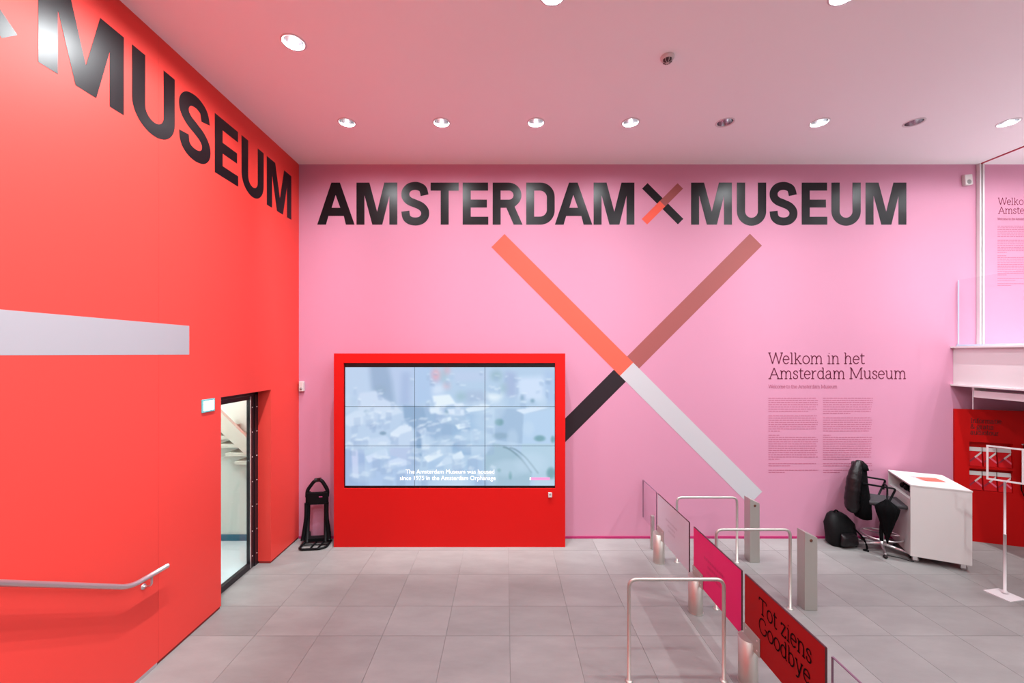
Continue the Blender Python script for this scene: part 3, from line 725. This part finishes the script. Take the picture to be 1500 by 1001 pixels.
bm = B(); (xa, za), (xb, zb) = V(777.5, 700), V(805.5, 703.8); box(bm, xa, xb, VY0+.009, VY0+.0105, zb, za); wpart('progress_bar', bm, 'bar_pink', vw)
bm = B(); (xa, za), (xb, zb) = V(776, 700), V(777.8, 703.8); box(bm, xa, xb, VY0+.008, VY0+.0105, zb, za); wpart('progress_marker', bm, 'sub', vw)
bm = B(); (xa, za), (xb, zb) = V(803, 721.5), V(808.5, 728.5); box(bm, xa, xb, VY0-.022, VY0, zb, za, bevel=.004); o = wpart('wall_switch', bm, 'sensor', vw)
bm = B(); (xa, za), (xb, zb) = V(804.2, 722.8), V(807.2, 725.2); box(bm, xa, xb, VY0-.0235, VY0-.021, zb, za); obj('switch_button', bm, 'sensor_grey', o)

# ================================================================== SMALL DEVICES
def sensor(x, y, wpx, hpx, label, tilt=0.0, Y=YB):
    c = P(x, y, Y); s_ = Y/F; o = empty('motion_sensor', (c.x, Y, c.z-hpx*s_/2)); tag(o, label, 'sensor')
    hw, h = wpx*s_/2, hpx*s_
    t = B(); box(t, -hw, hw, -.055, 0, 0, h, bevel=.008); b_ = obj('housing', t, 'sensor', o)
    t = B(); lathe(t, [(.0001, .012), (hw*.45, .008), (hw*.6, 0)], 14, Matrix.Translation((0, -.055, h*.28)) @ Matrix.Rotation(PI/2, 4, 'X')); obj('lens', t, 'sensor_grey', o)
    o.rotation_euler = (0, tilt, 0); return o
sensor(443.4, 566, 6.6, 14.5, 'small white motion sensor in the corner beside the red wall', .0)
sensor(1414.5, 265, 11, 15, 'small white motion sensor high on the pink wall near the post', -.08)
sd = empty('smoke_detector', (1.62, 4.09, ZC)); tag(sd, 'round white smoke detector with dark grille on the ceiling', 'smoke detector')
bm = B(); rg = lathe(bm, [(.066, 0), (.066, -.018), (.058, -.03), (.045, -.032)], 24); obj('base', bm, 'sensor', sd)
bm = B(); rg = lathe(bm, [(.045, -.030), (.042, -.052), (.030, -.060), (.004, -.062)], 20); bm.faces.new(rg[-1][::-1]); obj('sensing_chamber', bm, 'grille', sd)
for k in range(4):
    bm = B(); a = k*PI/4; tube(bm, [(.046*math.cos(a), .046*math.sin(a), -.034), (.043*math.cos(a), .043*math.sin(a), -.055), (0, 0, -.066), (-.043*math.cos(a), -.043*math.sin(a), -.055), (-.046*math.cos(a), -.046*math.sin(a), -.034)], .0025, 6); obj('guard_rib', bm, 'sensor', sd)
ex = empty('exit_sign', (XL, 4.45, 2.27)); tag(ex, 'small lit sign with a teal frame on the red wall beside the door', 'sign')
bm = B(); box(bm, 0, .014, -.095, .095, -.005, .135, bevel=.003); obj('sign_frame', bm, 'exit_frame', ex)
bm = B(); box(bm, .0135, .016, -.077, .077, .014, .116); obj('lit_face', bm, 'exit_light', ex)

# handrail on the red wall
hr = empty('handrail', (XL+.07, 3.4, .9)); tag(hr, 'satin steel handrail bent level at its end on the red wall', 'handrail')
RX = XL+.075
pts = fillet([(RX, 1.0, 2.40), (RX, 3.45, .93), (RX, 3.83, .915)], .10, 8)
bm = B(); tube(bm, pts, .021, 14); wpart('rail', bm, 'rail', hr)
for yy_, zz in ((3.66, .90), (2.2, 1.665), (1.2, 2.265)):
    bm = B(); tube(bm, fillet([(RX, yy_, zz), (RX, yy_, zz-.075), (XL, yy_-.0, zz-.085)], .03, 4), .009, 8); bk = wpart('bracket', bm, 'rail', hr)
    bm = B(); lathe(bm, [(.0001, .008), (.024, .006), (.026, 0)], 14, Matrix.Translation((XL, yy_, zz-.085)) @ Matrix.Rotation(PI/2, 4, 'Y'))
    obj('wall_plate', bm, 'rail', bk)

# ================================================================== GATES
GX = 2.15
def gate(name, yfar, ynear, m, label, text=None, post=True, edge='p_edge', zt=.926, zb=.345):
    g = empty(name, (GX, yfar, 0)); tag(g, label, 'gate')
    clear = m == 'glass_pink'
    bm = B(); box(bm, GX-.006, GX+.006, ynear, yfar, zb, zt); pn = wpart('panel', bm, m, g)
    bm = B(); box(bm, GX-.0065, GX+.0065, ynear-.004, ynear+.001, zb, zt); box(bm, GX-.0065, GX+.0065, ynear, yfar, zt-.001, zt+.004)
    if clear: box(bm, GX-.0065, GX+.0065, yfar-.001, yfar+.003, zb, zt)
    obj('panel_edge', bm, edge, pn)
    def mp(u, v, d): return Vector((GX-.0065-d, yfar-u, zb+v))
    if text:
        rnd = random.Random(4)
        for (s_, u, v, cap, wd, wt, ink) in text:
            bm = B()
            if isinstance(s_, str): serif_text(bm, s_, u, v, cap, wd, wt, mp)
            else:                                        # small print that cannot be read in the photograph
                word_bars(bm, u, u+wd, v, wt*1.3, mp, rnd, (.05, .12), .018)
                word_bars(bm, u, u+wd*.97, v+cap*.7, wt, mp, rnd, (.012, .03), .014)
                for i in range(int(wd/.022)):
                    uu = u+i*.022
                    bm.faces.new([bm.verts.new(mp(a, b, .0015)) for a, b in ((uu, v), (uu+wt, v), (uu+wt, v+cap*rnd.choice((.7, .7, 1))), (uu, v+cap*.7))])
            obj('text_line', bm, ink, pn)
    if post:
        py = yfar-.055
        bm = B()
        outl = arc(GX-.045, py+.02, .075, .075, 60, 300, 14)
        prof = [(GX+.035, py-.055), (GX+.035, py+.085)]
        # obround pedestal: rounded toward the exit lane, flat toward the panel
        ring = arc(GX-.01, py, .075, .085, 20, 340, 20)
        lo_ = [bm.verts.new((a, b, 0)) for a, b in ring]; hi = [bm.verts.new((a, b, .40)) for a, b in ring]
        n = len(ring)
        for i in range(n):
            f = bm.faces.new((lo_[i], lo_[(i+1) % n], hi[(i+1) % n], hi[i])); f.smooth = i < n-1
        bm.faces.new(hi)
        pd = wpart('pedestal', bm, 'steel', g)
        bm = B(); rr = arc(GX-.01, py, .080, .090, 20, 340, 20)
        a_ = [bm.verts.new((p[0], p[1], 0)) for p in rr]; b2_ = [bm.verts.new((p[0], p[1], .008)) for p in rr]
        for i in range(n): bm.faces.new((a_[i], a_[(i+1) % n], b2_[(i+1) % n], b2_[i]))
        bm.faces.new(b2_); obj('floor_flange', bm, 'steel', pd)
        cp = None
        bm = B(); box(bm, GX-.014, GX-.0066, yfar-.225, yfar+.012, zb-.01, zb+.150, bevel=.002); cp = wpart('clamp_plate', bm, 'steel', g)
        for uy, uz in ((.03, .03), (.03, .115), (.19, .03), (.19, .115)):
            bm = B(); lathe(bm, [(.0001, .004), (.006, .003), (.008, 0)], 8, Matrix.Translation((GX-.014, yfar-uy, zb+uz)) @ Matrix.Rotation(-PI/2, 4, 'Y')); obj('clamp_screw', bm, 'chrome', cp)
        bm = B(); lathe(bm, [(.0001, .016), (.013, .014), (.015, 0)], 12, Matrix.Translation((GX-.014, yfar-.12, zb+.03)) @ Matrix.Rotation(-PI/2, 4, 'Y')); obj('hinge_knob', bm, 'black', cp)
    return g
gate('gate_panel', 6.385, 5.815, 'glass_pink', 'clear acrylic barrier panel standing between the pink wall and the white gate', post=False, edge='edge_dark')
gate('exit_gate', 5.76, 4.78, 'p_white', 'off-white gate panel with small grey text on a steel pedestal', [(0, .30, .335, .035, .38, .004, 'ink_lilac'), (0, .36, .275, .035, .26, .004, 'ink_lilac'), (0, .38, .215, .035, .22, .004, 'ink_lilac')])
gate('exit_gate', 4.66, 3.72, 'p_pink', 'hot pink gate panel with small dark text on a steel pedestal', [(0, .25, .345, .04, .42, .004, 'ink_pink'), (0, .33, .280, .04, .27, .004, 'ink_pink'), (0, .31, .215, .04, .30, .004, 'ink_pink')])
gate('exit_gate', 3.665, 2.745, 'p_red', 'deep red gate panel reading goodbye on a steel pedestal', [('Tot ziens', .205, .375, .125, .60, .012, 'ink_black'), ('Goodbye', .205, .215, .125, .585, .012, 'ink_black')])
gate('gate_panel', 2.69, 1.75, 'glass_pink', 'clear acrylic barrier panel at the bottom edge, nearer than the red gate', post=False, edge='edge_dark', zt=.905)
bm = B(); box(bm, GX+.008, GX+.068, 1.80, 1.86, 0, .6, bevel=.01); gp = obj('barrier_post', bm, 'steel'); tag(gp, 'short steel post holding the nearest clear acrylic panel', 'post')
bm = B(); box(bm, GX+.008, GX+.058, 6.05, 6.10, 0, .5, bevel=.01); gp2 = obj('barrier_post', bm, 'steel'); tag(gp2, 'short steel post holding the clear acrylic panel by the pink wall', 'post')

def hoop(xa, xb, Y, label, zt=.90):
    o = empty('hoop_barrier', ((xa+xb)/2, Y, 0)); tag(o, label, 'barrier', 'steel hoop barriers')
    hw = (xb-xa)/2
    bm = B(); tube(bm, fillet([(-hw, 0, 0), (-hw, 0, zt), (hw, 0, zt), (hw, 0, 0)], .075, 8), .0155, 12); obj('bent_tube', bm, 'steel', o)
    for s in (-1, 1):
        bm = B(); lathe(bm, [(.016, .012), (.032, .008), (.034, 0)], 16, Matrix.Translation((s*hw, 0, 0))); obj('floor_rosette', bm, 'steel', o)
hoop(1.095, 1.935, 3.625, 'steel hoop barrier in front, left of the gate panels')
hoop(2.395, 3.235, 4.65, 'steel hoop barrier in the middle, behind the pink gate panel')
hoop(2.385, 3.22, 5.69, 'steel hoop barrier farthest back, behind the white gate panel')
def scanner(xa, xb, yf, yb, label):
    o = empty('scanner_post', ((xa+xb)/2, (yf+yb)/2, 0)); tag(o, label, 'post', 'slant-topped steel posts')
    hx, hy = (xb-xa)/2, (yb-yf)/2
    bm = B(); lo_ = [bm.verts.new(p) for p in ((-hx, -hy, 0), (hx, -hy, 0), (hx, hy, 0), (-hx, hy, 0))]
    hi = [bm.verts.new(p) for p in ((-hx, -hy, .885), (hx, -hy, .822), (hx, hy, .822), (-hx, hy, .885))]
    for i in range(4): bm.faces.new((lo_[i], lo_[(i+1) % 4], hi[(i+1) % 4], hi[i]))
    bm.faces.new(hi); bm.faces.new(lo_[::-1])
    bmesh.ops.bevel(bm, geom=bm.edges[:], offset=.003, segments=1, affect='EDGES')
    obj('column', bm, 'steel', o)
    bm = B(); lathe(bm, [(.018, .001), (.016, .004), (.0001, .005)], 16, Matrix.Translation((0, -hy, .79)) @ Matrix.Rotation(PI/2, 4, 'X')); obj('sensor_eye', bm, mat('copper_brown_lens', (.16, .06, .04), .3, metal=.5), o)
scanner(3.39, 3.525, 5.67, 5.81, 'slant-topped steel post farther back, against the pink wall')
scanner(3.376, 3.52, 4.615, 4.74, 'slant-topped steel post nearer, right of the middle hoop')

# ================================================================== HAND TRUCK
ht = empty('hand_truck', (-2.875, 6.2, 0), .10); tag(ht, 'black folding hand truck standing in the corner beside the video wall', 'hand truck')
def hp(name, m, fn):
    t = B(); fn(t); return obj(name, t, m, ht)
hp('toe_frame', 'black', lambda t: tube(t, fillet([(-.17, .10, .02), (-.185, -.12, .02), (-.14, -.175, .02), (.13, -.175, .02), (.20, -.12, .02), (.20, .10, .02)], .05, 5), .0165, 8))
for xx_ in (-.02, .09): hp('toe_bar', 'black', lambda t: tube(t, [(xx_, -.175, .02), (xx_+.02, .10, .02)], .012, 8))
hp('toe_cross_bar', 'black', lambda t: tube(t, [(-.18, -.04, .022), (.20, -.04, .022)], .010, 8))
for s in (-1, 1):
    hp('upright', 'black', lambda t: tube(t, [(s*.135, .05, .03), (s*.13, .08, .45), (s*.125, .09, .78)], .028, 10))
    hp('outer_strap', 'black', lambda t: tube(t, smooth_line([(s*.195, .03, .06), (s*.175, .05, .22), (s*.150, .05, .42), (s*.150, .06, .62)], 4), [.03]*13, 8))
    hp('wheel', 'rubber', lambda t: (lathe(t, [(.055, -.02), (.078, -.02), (.082, 0), (.078, .02), (.055, .02), (.02, .012), (.02, -.012), (.055, -.02)], 20, Matrix.Translation((s*.15, .115, .082)) @ Matrix.Rotation(PI/2, 4, 'Y'))))
hp('back_plate', 'black', lambda t: box(t, -.165, .165, .055, .105, .585, .775, bevel=.012))
hp('handle', 'black', lambda t: tube(t, fillet([(-.150, .085, .70), (-.150, .095, .80), (-.045, .10, .945), (.055, .10, .955), (.150, .095, .80), (.150, .085, .70)], .05, 5), .027, 10))
hp('handle_grip', 'leather', lambda t: tube(t, [(-.04, .10, .95), (.05, .10, .958)], .031, 10))
hp('axle', 'black', lambda t: tube(t, [(-.15, .115, .082), (.15, .115, .082)], .012, 8))
hp('lower_plate', 'black', lambda t: box(t, -.13, .17, .03, .10, .03, .09, bevel=.01))
hp('badge', mat('pink_badge', (.5, .06, .2), .4), lambda t: box(t, .035, .085, .0535, .056, .70, .715))

# ================================================================== INFORMATION WALL (red, under the mezzanine)
ang = -math.atan2(.3256, .9455)
ip = empty('information_cabinet', (7.02, 6.385, 0), ang); tag(ip, 'red information cabinet with leaflet niches below the mezzanine', 'cabinet')
N0, N1 = .165, .665
bm = B(); Wd = 2.6; Dp = .20
def ibox(u0, u1, d0, d1, z0_, z1_): box(bm, u0, u1, d0, d1, z0_, z1_)
ZT = 2.035
ibox(0, N0, 0, .03, 0, ZT); ibox(N1, Wd, 0, .03, 0, ZT); ibox(N0, N1, 0, .03, 1.535, ZT); ibox(N0, N1, 0, .03, 1.125, 1.165); ibox(N0, N1, 0, .03, 0, .79)
bmesh.ops.remove_doubles(bm, verts=bm.verts, dist=.0003)
obj('front_panel', bm, 'cab_red', ip)
bm = B()
for z0_, z1_ in ((1.155, 1.54), (.785, 1.13)):
    box(bm, N0-.01, N1+.01, .072, .08, z0_, z1_); box(bm, N0-.01, N1+.01, .03, .072, z0_, z0_+.01); box(bm, N0-.01, N1+.01, .03, .072, z1_-.01, z1_)
    box(bm, N0-.012, N0-.001, .03, .072, z0_, z1_); box(bm, N1+.001, N1+.012, .03, .072, z0_, z1_)
obj('niche_lining', bm, 'cab_red', ip)
bm = B(); 
def MI(u, v, d): return Vector((u, -.0005-d, v))
serif_text(bm, 'Informatie', .175, 1.83, .07, .36, .009, MI); serif_text(bm, '& gratis', .175, 1.74, .07, .27, .009, MI); serif_text(bm, 'audiotour', .175, 1.65, .07, .33, .009, MI)
rnd = random.Random(2)
for k in range(2): word_bars(bm, .175, .54, 1.585-k*.018, .006, MI, rnd, (.02, .06), .008)
for k in range(5): word_bars(bm, .70, 1.05, 1.86-k*.05, .026, MI, rnd, (.06, .14), .02)
obj('cabinet_text', bm, 'ink_red', ip)
bm = B(); box(bm, -.012, 0, 0, .03, 0, ZT); obj('side_edge', bm, 'cab_red', ip)
RI = Matrix.Translation((7.02, 6.385, 0)) @ Matrix.Rotation(ang, 4, 'Z')
rowname = ('upper', 'lower'); colname = ('left', 'middle', 'right')
for r_, zb_ in enumerate((1.166, .796)):
    for c_i in range(3):
        u0 = N0+.008+c_i*.168
        lf = empty('leaflet_stack', RI @ Vector((u0+.075, .041, zb_)), ang); tag(lf, 'stack of red leaflets with white header, %s row, %s' % (rowname[r_], colname[c_i]), 'leaflets', 'leaflets in the cabinet niches')
        tl = Matrix.Translation((0, -.02, 0)) @ Matrix.Rotation(-.10, 4, 'X')
        bm = B(); box(bm, -.074, .074, -.012, .012, 0, .225, mtx=tl); shs = obj('sheets', bm, 'leaf_red', lf)
        bm = B(); box(bm, -.077, .077, -.0165, .0125, .225, .285, mtx=tl); obj('header', bm, 'white', lf)
        def mpl(u, v, d): return tl @ Vector((u, -.0125-d, v))
        obj('cross_arm', poly([[(.074, .225), (.074, .195), (0, .120), (-.012, .140)]], mpl), 'white', shs)
        obj('cross_arm', poly([[(-.012, .140), (0, .120), (-.070, .05), (-.074, .078)]], mpl), 'leaf_dark', shs)
        obj('cross_arm', poly([[(0, .120), (.012, .140), (.074, .078), (.07, .05)]], mpl), mat('pale_pink_print', (.7, .12, .2), .5) , shs)
ag = empty('audio_guides', RI @ Vector((.775, -.03, .70)), ang); tag(ag, 'bundle of black audio guides and lanyards hanging on the red cabinet', 'headphones')
bm = B(); tube(bm, [(-.03, 0, .84), (.25, 0, .84)], .008, 8); tube(bm, [(.22, 0, .84), (.22, .029, .84)], .008, 8); obj('hanger_rail', bm, 'white_steel', ag)
for k in range(7):
    bm = B(); q = k*.036; rnd = random.Random(k)
    tube(bm, smooth_line([(q-.012, -.012-.006*(k % 2), .84), (q-.03+rnd.uniform(-.01, .01), -.014, .55), (q-.045, -.012, .22), (q-.03, -.015, .08+rnd.uniform(0, .05)), (q, -.016, .06), (q+.02, -.012, .22), (q+.01, -.012, .55), (q+.012, -.012-.006*(k % 2), .84)], 4), .0065, 6); obj('lanyard', bm, 'cloth', ag)
    bm = B(); box(bm, q-.022, q+.022, -.03, -.005, .30-.02*(k % 3), .78-.03*(k % 2), bevel=.008); obj('handset', bm, 'black', ag)

# ================================================================== SIGN STAND
ss = empty('sign_stand', (6.02, 4.935, 0)); tag(ss, 'white sign stand with an empty frame, thin pole and flat base plate', 'sign stand')
dirv = Vector((.18, -.21, 0)).normalized(); ra = math.atan2(dirv.y, dirv.x)
bm = B(); box(bm, -.12, .12, -.12, .12, 0, .008, mtx=Matrix.Rotation(math.radians(10), 4, 'Z') @ Matrix.Translation((-.045, -.02, 0))); obj('base_plate', bm, 'white_steel', ss)
bm = B(); tube(bm, [(0, 0, .008), (0, 0, .72)], .014, 12); obj('lower_pole', bm, 'white_steel', ss)
bm = B(); tube(bm, [(0, 0, .71), (0, 0, 1.36)], .011, 12); obj('upper_pole', bm, 'white_steel', ss)
bm = B(); lathe(bm, [(.014, .008), (.028, .012), (.028, .03), (.015, .05)], 16); obj('pole_foot', bm, 'white_steel', ss)
bm = B()
for a in ((-.145, .145, -.008, .008, 1.352, 1.37), (-.145, .145, -.008, .008, 1.755, 1.773), (-.145, -.127, -.008, .008, 1.37, 1.755), (.127, .145, -.008, .008, 1.37, 1.755)):
    box(bm, *a, mtx=Matrix.Rotation(ra, 4, 'Z'))
obj('sign_frame', bm, 'white_steel', ss)

# ================================================================== WHITE COUNTER ON CASTERS
fa = math.atan2(-.27, .54)
ct = empty('counter_trolley', (5.61, 5.67, 0), fa); tag(ct, 'white lacquered counter trolley on casters with an open shelf', 'counter')
Wc, Dc, Z0c, Z1c, T = .61, .80, .095, 1.085, .02
def cpart(name, m, *bxs, bev=.0015):
    t = B()
    for q in bxs: box(t, *q, bevel=bev)
    return obj(name, t, m, ct)
cpart('front_board', 'white', (0, Wc, 0, T, Z0c, Z1c-T))
cpart('top_board', 'white', (-.004, Wc+.004, -.004, Dc, Z1c-T, Z1c))
cpart('right_board', 'white', (Wc-T, Wc, T, Dc, Z0c, Z1c-T))
cpart('back_board', 'white', (0, Wc-T, Dc-T, Dc, Z0c, Z1c-T))
cpart('bottom_board', 'white', (0, Wc-T, T, Dc-T, Z0c, Z0c+T))
cpart('shelf', 'white', (0, Wc-T, T, Dc-T, .855, .875))
cpart('side_door', 'white', (0, T, T+.003, Dc-T-.003, Z0c+T, .853))
for cx, cy in ((.06, .07), (Wc-.07, .07), (.06, Dc-.08), (Wc-.07, Dc-.08)):
    t = B(); box(t, cx-.02, cx+.03, cy-.02, cy-.014, .03, .085); box(t, cx-.02, cx+.03, cy+.014, cy+.02, .03, .085); box(t, cx-.03, cx+.03, cy-.03, cy+.03, .083, Z0c); fk = obj('caster', t, 'chrome', ct)
    t = B(); lathe(t, [(.012, -.013), (.033, -.013), (.036, -.008), (.036, .008), (.033, .013), (.012, .013)], 18, Matrix.Translation((cx+.015, cy, .036)) @ Matrix.Rotation(PI/2, 4, 'X')); obj('caster_wheel', t, 'sensor_grey', fk)
RC = Matrix.Translation((5.61, 5.67, 0)) @ Matrix.Rotation(fa, 4, 'Z')
fl = empty('flyer', RC @ Vector((.33, .42, Z1c)), fa+.25); tag(fl, 'orange red flyer lying on a clear sheet on the white counter', 'flyer')
bm = B(); box(bm, -.16, .12, -.13, .15, 0, .003); obj('clear_sheet', bm, 'glass_pink', fl)
bm = B(); box(bm, -.10, .14, -.10, .08, .003, .006); obj('sheet', bm, 'flyer', fl)
# things on its shelf
hd = empty('headset', RC @ Vector((.12, .55, .875)), fa); tag(hd, 'black headset lying in the open shelf of the white counter', 'headset')
bm = B(); tube(bm, arc_pts := [(0.0, .07*math.cos(a), .045+.07*math.sin(a)) for a in [PI*k/12 for k in range(13)]], .009, 8); obj('headband', bm, 'black', hd)
for s in (-1, 1):
    bm = B(); lathe(bm, [(.0001, -.02), (.036, -.018), (.042, 0), (.036, .018), (.0001, .02)], 16, Matrix.Translation((0, s*.068, .042)) @ Matrix.Rotation(PI/2, 4, 'X')); obj('ear_cup', bm, 'black', hd)
sb = empty('cable_box', RC @ Vector((.11, .20, .875)), fa); tag(sb, 'small dark device in the near corner of the open counter shelf', 'device')
bm = B(); box(bm, -.07, .08, -.05, .06, 0, .05, bevel=.008); obj('case', bm, 'sensor_grey', sb)
bm = B(); tube(bm, smooth_line([(-.05, .0, .05), (-.06, .04, .075), (-.02, .08, .06), (.02, .06, .06), (0, .02, .062)], 5), .006, 7); obj('cable', bm, 'black', sb)

# ================================================================== OFFICE CHAIR
ch = empty('office_chair', (5.55, 6.04, 0), -PI/6); tag(ch, 'high black office chair with chrome star base, foot ring and armrests', 'chair')
def cp_(name, m, fn):
    t = B(); fn(t); return obj(name, t, m, ch)
for k in range(5):
    a = math.radians(193+72*k); ca, sa = math.cos(a), math.sin(a); Rr = .31
    lg = cp_('base_leg', 'chrome', lambda t: tube(t, [(0.03*ca, .03*sa, .10), (.16*ca, .16*sa, .086), (Rr*ca, Rr*sa, .064)], [.024, .018, .013], 8))
    t = B(); lathe(t, [(.008, -.012), (.026, -.012), (.029, 0), (.026, .012), (.008, .012)], 14, Matrix.Translation((Rr*ca, Rr*sa, .029)) @ Matrix.Rotation(a+.9, 4, 'Z') @ Matrix.Rotation(PI/2, 4, 'X')); obj('caster', t, 'rubber', lg)
    t = B(); tube(t, [(Rr*ca, Rr*sa, .03), (Rr*ca, Rr*sa, .066)], .009, 8); obj('caster_stem', t, 'chrome', lg)
cp_('gas_column', 'chrome', lambda t: tube(t, [(0, 0, .09), (0, 0, .40), (0, 0, .41), (0, 0, .70)], [.028, .028, .018, .018], 14))
cp_('foot_ring', 'chrome', lambda t: tube(t, [(.235*math.cos(2*PI*k/28), .235*math.sin(2*PI*k/28), .225) for k in range(28)], .011, 8, closed=True))
for k in range(3):
    a = math.radians(20+120*k); cp_('ring_spoke', 'chrome', lambda t: tube(t, [(.02*math.cos(a), .02*math.sin(a), .235), (.235*math.cos(a), .235*math.sin(a), .225)], .008, 8))
cp_('seat', 'seat', lambda t: box(t, -.20, .24, -.22, .22, .70, .76, bevel=.022))
cp_('seat_pan', 'black', lambda t: box(t, -.12, .14, -.10, .10, .665, .70, bevel=.008))
cp_('back_bar', 'black', lambda t: tube(t, fillet([(-.10, 0, .68), (-.25, 0, .70), (-.27, 0, 1.0)], .06, 6), .02, 8))
cp_('backrest', 'seat', lambda t: box(t, -.03, .03, -.20, .20, 0, .40, bevel=.025, mtx=Matrix.Translation((-.25, 0, .84)) @ Matrix.Rotation(-.10, 4, 'Y')))
for s in (-1, 1):
    cp_('armrest', 'black', lambda t: tube(t, fillet([(-.26, s*.235, 1.005), (.10, s*.235, .985), (.01, s*.225, .73)], .035, 5), .0135, 9))

# jacket on the chair back, bag, umbrella
jk = empty('leather_jacket', (5.316, 6.165, .46), -PI/6); tag(jk, 'black leather jacket draped over the back of the office chair', 'jacket')
bm = B()
secs = []
for z, cx, rx, ry in ((.44, .05, .05, .12), (.47, .045, .095, .19), (.56, .03, .115, .215), (.66, .025, .12, .225), (.78, .01, .112, .225), (.94, .0, .10, .22), (1.08, -.005, .09, .205), (1.18, .0, .08, .18), (1.245, .01, .06, .135), (1.27, .015, .03, .08)):
    secs.append(((cx, 0, z-.46), rx, ry, 0, 2.6))
loft(bm, secs, 30)
rn = random.Random(11)
for v in bm.verts:
    a = math.atan2(v.co.y, v.co.x); v.co.x *= 1+.07*math.sin(5*a+v.co.z*9); v.co.y *= 1+.05*math.sin(7*a-v.co.z*7)
obj('body', bm, 'cloth', jk)
bm = B(); tube(bm, smooth_line([(.0, -.07, .835), (-.035, -.12, .77), (-.075, -.175, .62), (-.10, -.20, .44), (-.115, -.205, .27), (-.10, -.20, .15), (-.085, -.195, .10)], 7), [(.028+.062*min(1, i/16)**.7)*(1+(.022*math.sin(i*1.25)+.02*math.sin(i*2.1+1))*min(1, i/14))*(1 if i < 34 else 1-(i-33)*.07) for i in range(43)], 16); obj('sleeve', bm, 'leather', jk)
bm = B(); tube(bm, smooth_line([(.0, .12, .75), (.02, .17, .62), (.0, .185, .40), (.02, .18, .2)], 5), [.05]*16, 12); obj('sleeve', bm, 'leather', jk)
bm = B(); loft(bm, [((.035, -.03, .72), .075, .15, 0, 2.2), ((.03, -.03, .78), .065, .12, 0, 2.2), ((.015, -.02, .825), .04, .08, 0, 2.2)], 20); obj('collar', bm, 'cloth', jk)
bp_ = empty('backpack', (5.12, 6.24, 0), .12); tag(bp_, 'black backpack slumped on the floor against the pink wall', 'backpack')
bm = B(); loft(bm, [((0, 0, 0), .19, .10, 0, 3), ((0, 0, .03), .22, .12, 0, 3), ((-.01, 0, .17), .225, .125, 0, 3), ((-.03, .01, .32), .20, .115, 0, 2.8), ((-.05, .03, .43), .14, .09, 0, 2.5), ((-.06, .04, .475), .07, .05, 0, 2.2)], 28)
for v in bm.verts: v.co.x += .012*math.sin(v.co.z*30+v.co.y*20); v.co.y += .01*math.sin(v.co.z*24+v.co.x*22)
obj('bag_body', bm, 'bagdark', bp_)
bm = B(); loft(bm, [((-.02, -.135, .03), .12, .03, 0, 3), ((-.02, -.150, .06), .14, .045, 0, 3), ((-.02, -.150, .17), .13, .045, 0, 3), ((-.03, -.125, .21), .10, .02, 0, 3)], 20); obj('front_pocket', bm, 'leather', bp_)
bm = B(); tube(bm, smooth_line([(-.11, .03, .46), (-.07, .02, .51), (-.01, .03, .465)], 5), .010, 8); obj('grab_handle', bm, 'cloth', bp_)
bm = B(); tube(bm, smooth_line([(.10, -.10, .28), (.20, -.16, .14), (.22, -.20, .012), (.12, -.24, .012), (.16, -.28, .012)], 5), .012, 8); obj('shoulder_strap', bm, 'cloth', bp_)
um = empty('umbrella', (5.55-.182-.015, 6.04-.276-.026, .235), -PI/6); tag(um, 'black furled umbrella hanging from the near armrest of the chair', 'umbrella')
bm = B(); seg = 32; rings = []
prof = [(.006, .0), (.014, .05), (.04, .16), (.075, .30), (.105, .42), (.118, .50), (.085, .545), (.03, .60), (.018, .62)]
for r, z in prof:
    rings.append([bm.verts.new((r*(1+.16*math.cos(8*2*PI*k/seg+z*3))*math.cos(2*PI*k/seg), r*.75*(1+.16*math.cos(8*2*PI*k/seg+z*3))*math.sin(2*PI*k/seg), z)) for k in range(seg)])
for a, b in zip(rings, rings[1:]):
    for k in range(seg): bm.faces.new((a[k], a[(k+1) % seg], b[(k+1) % seg], b[k])).smooth = True
bm.faces.new(rings[0][::-1]); bm.faces.new(rings[-1])
obj('canopy', bm, 'cloth', um)
bm = B(); tube(bm, fillet([(0, 0, .60), (0, 0, .80), (-.01, .125, .81), (-.01, .13, .72)], .03, 6), .011, 8); obj('handle', bm, 'black', um)
bm = B(); tube(bm, smooth_line([(-.055, .02, .02), (-.06, .02, .20), (-.045, .01, .40), (-.02, 0, .55)], 5), [.022]*16, 8); obj('strap', bm, 'cloth', um)
bm = B(); tube(bm, [(0, 0, -.03), (0, 0, .02)], .004, 6); obj('tip', bm, 'chrome', um)
cbl = B(); tube(cbl, smooth_line([(5.45, 5.88, .006), (5.58, 5.80, .006), (5.66, 5.70, .006), (5.74, 5.74, .006), (5.80, 5.84, .006), (5.90, 6.02, .006), (6.1, 6.3, .006)], 6), .006, 6)
tag(obj('floor_cable', cbl, 'rubber'), 'dark cable lying on the floor below the office chair', 'cable')
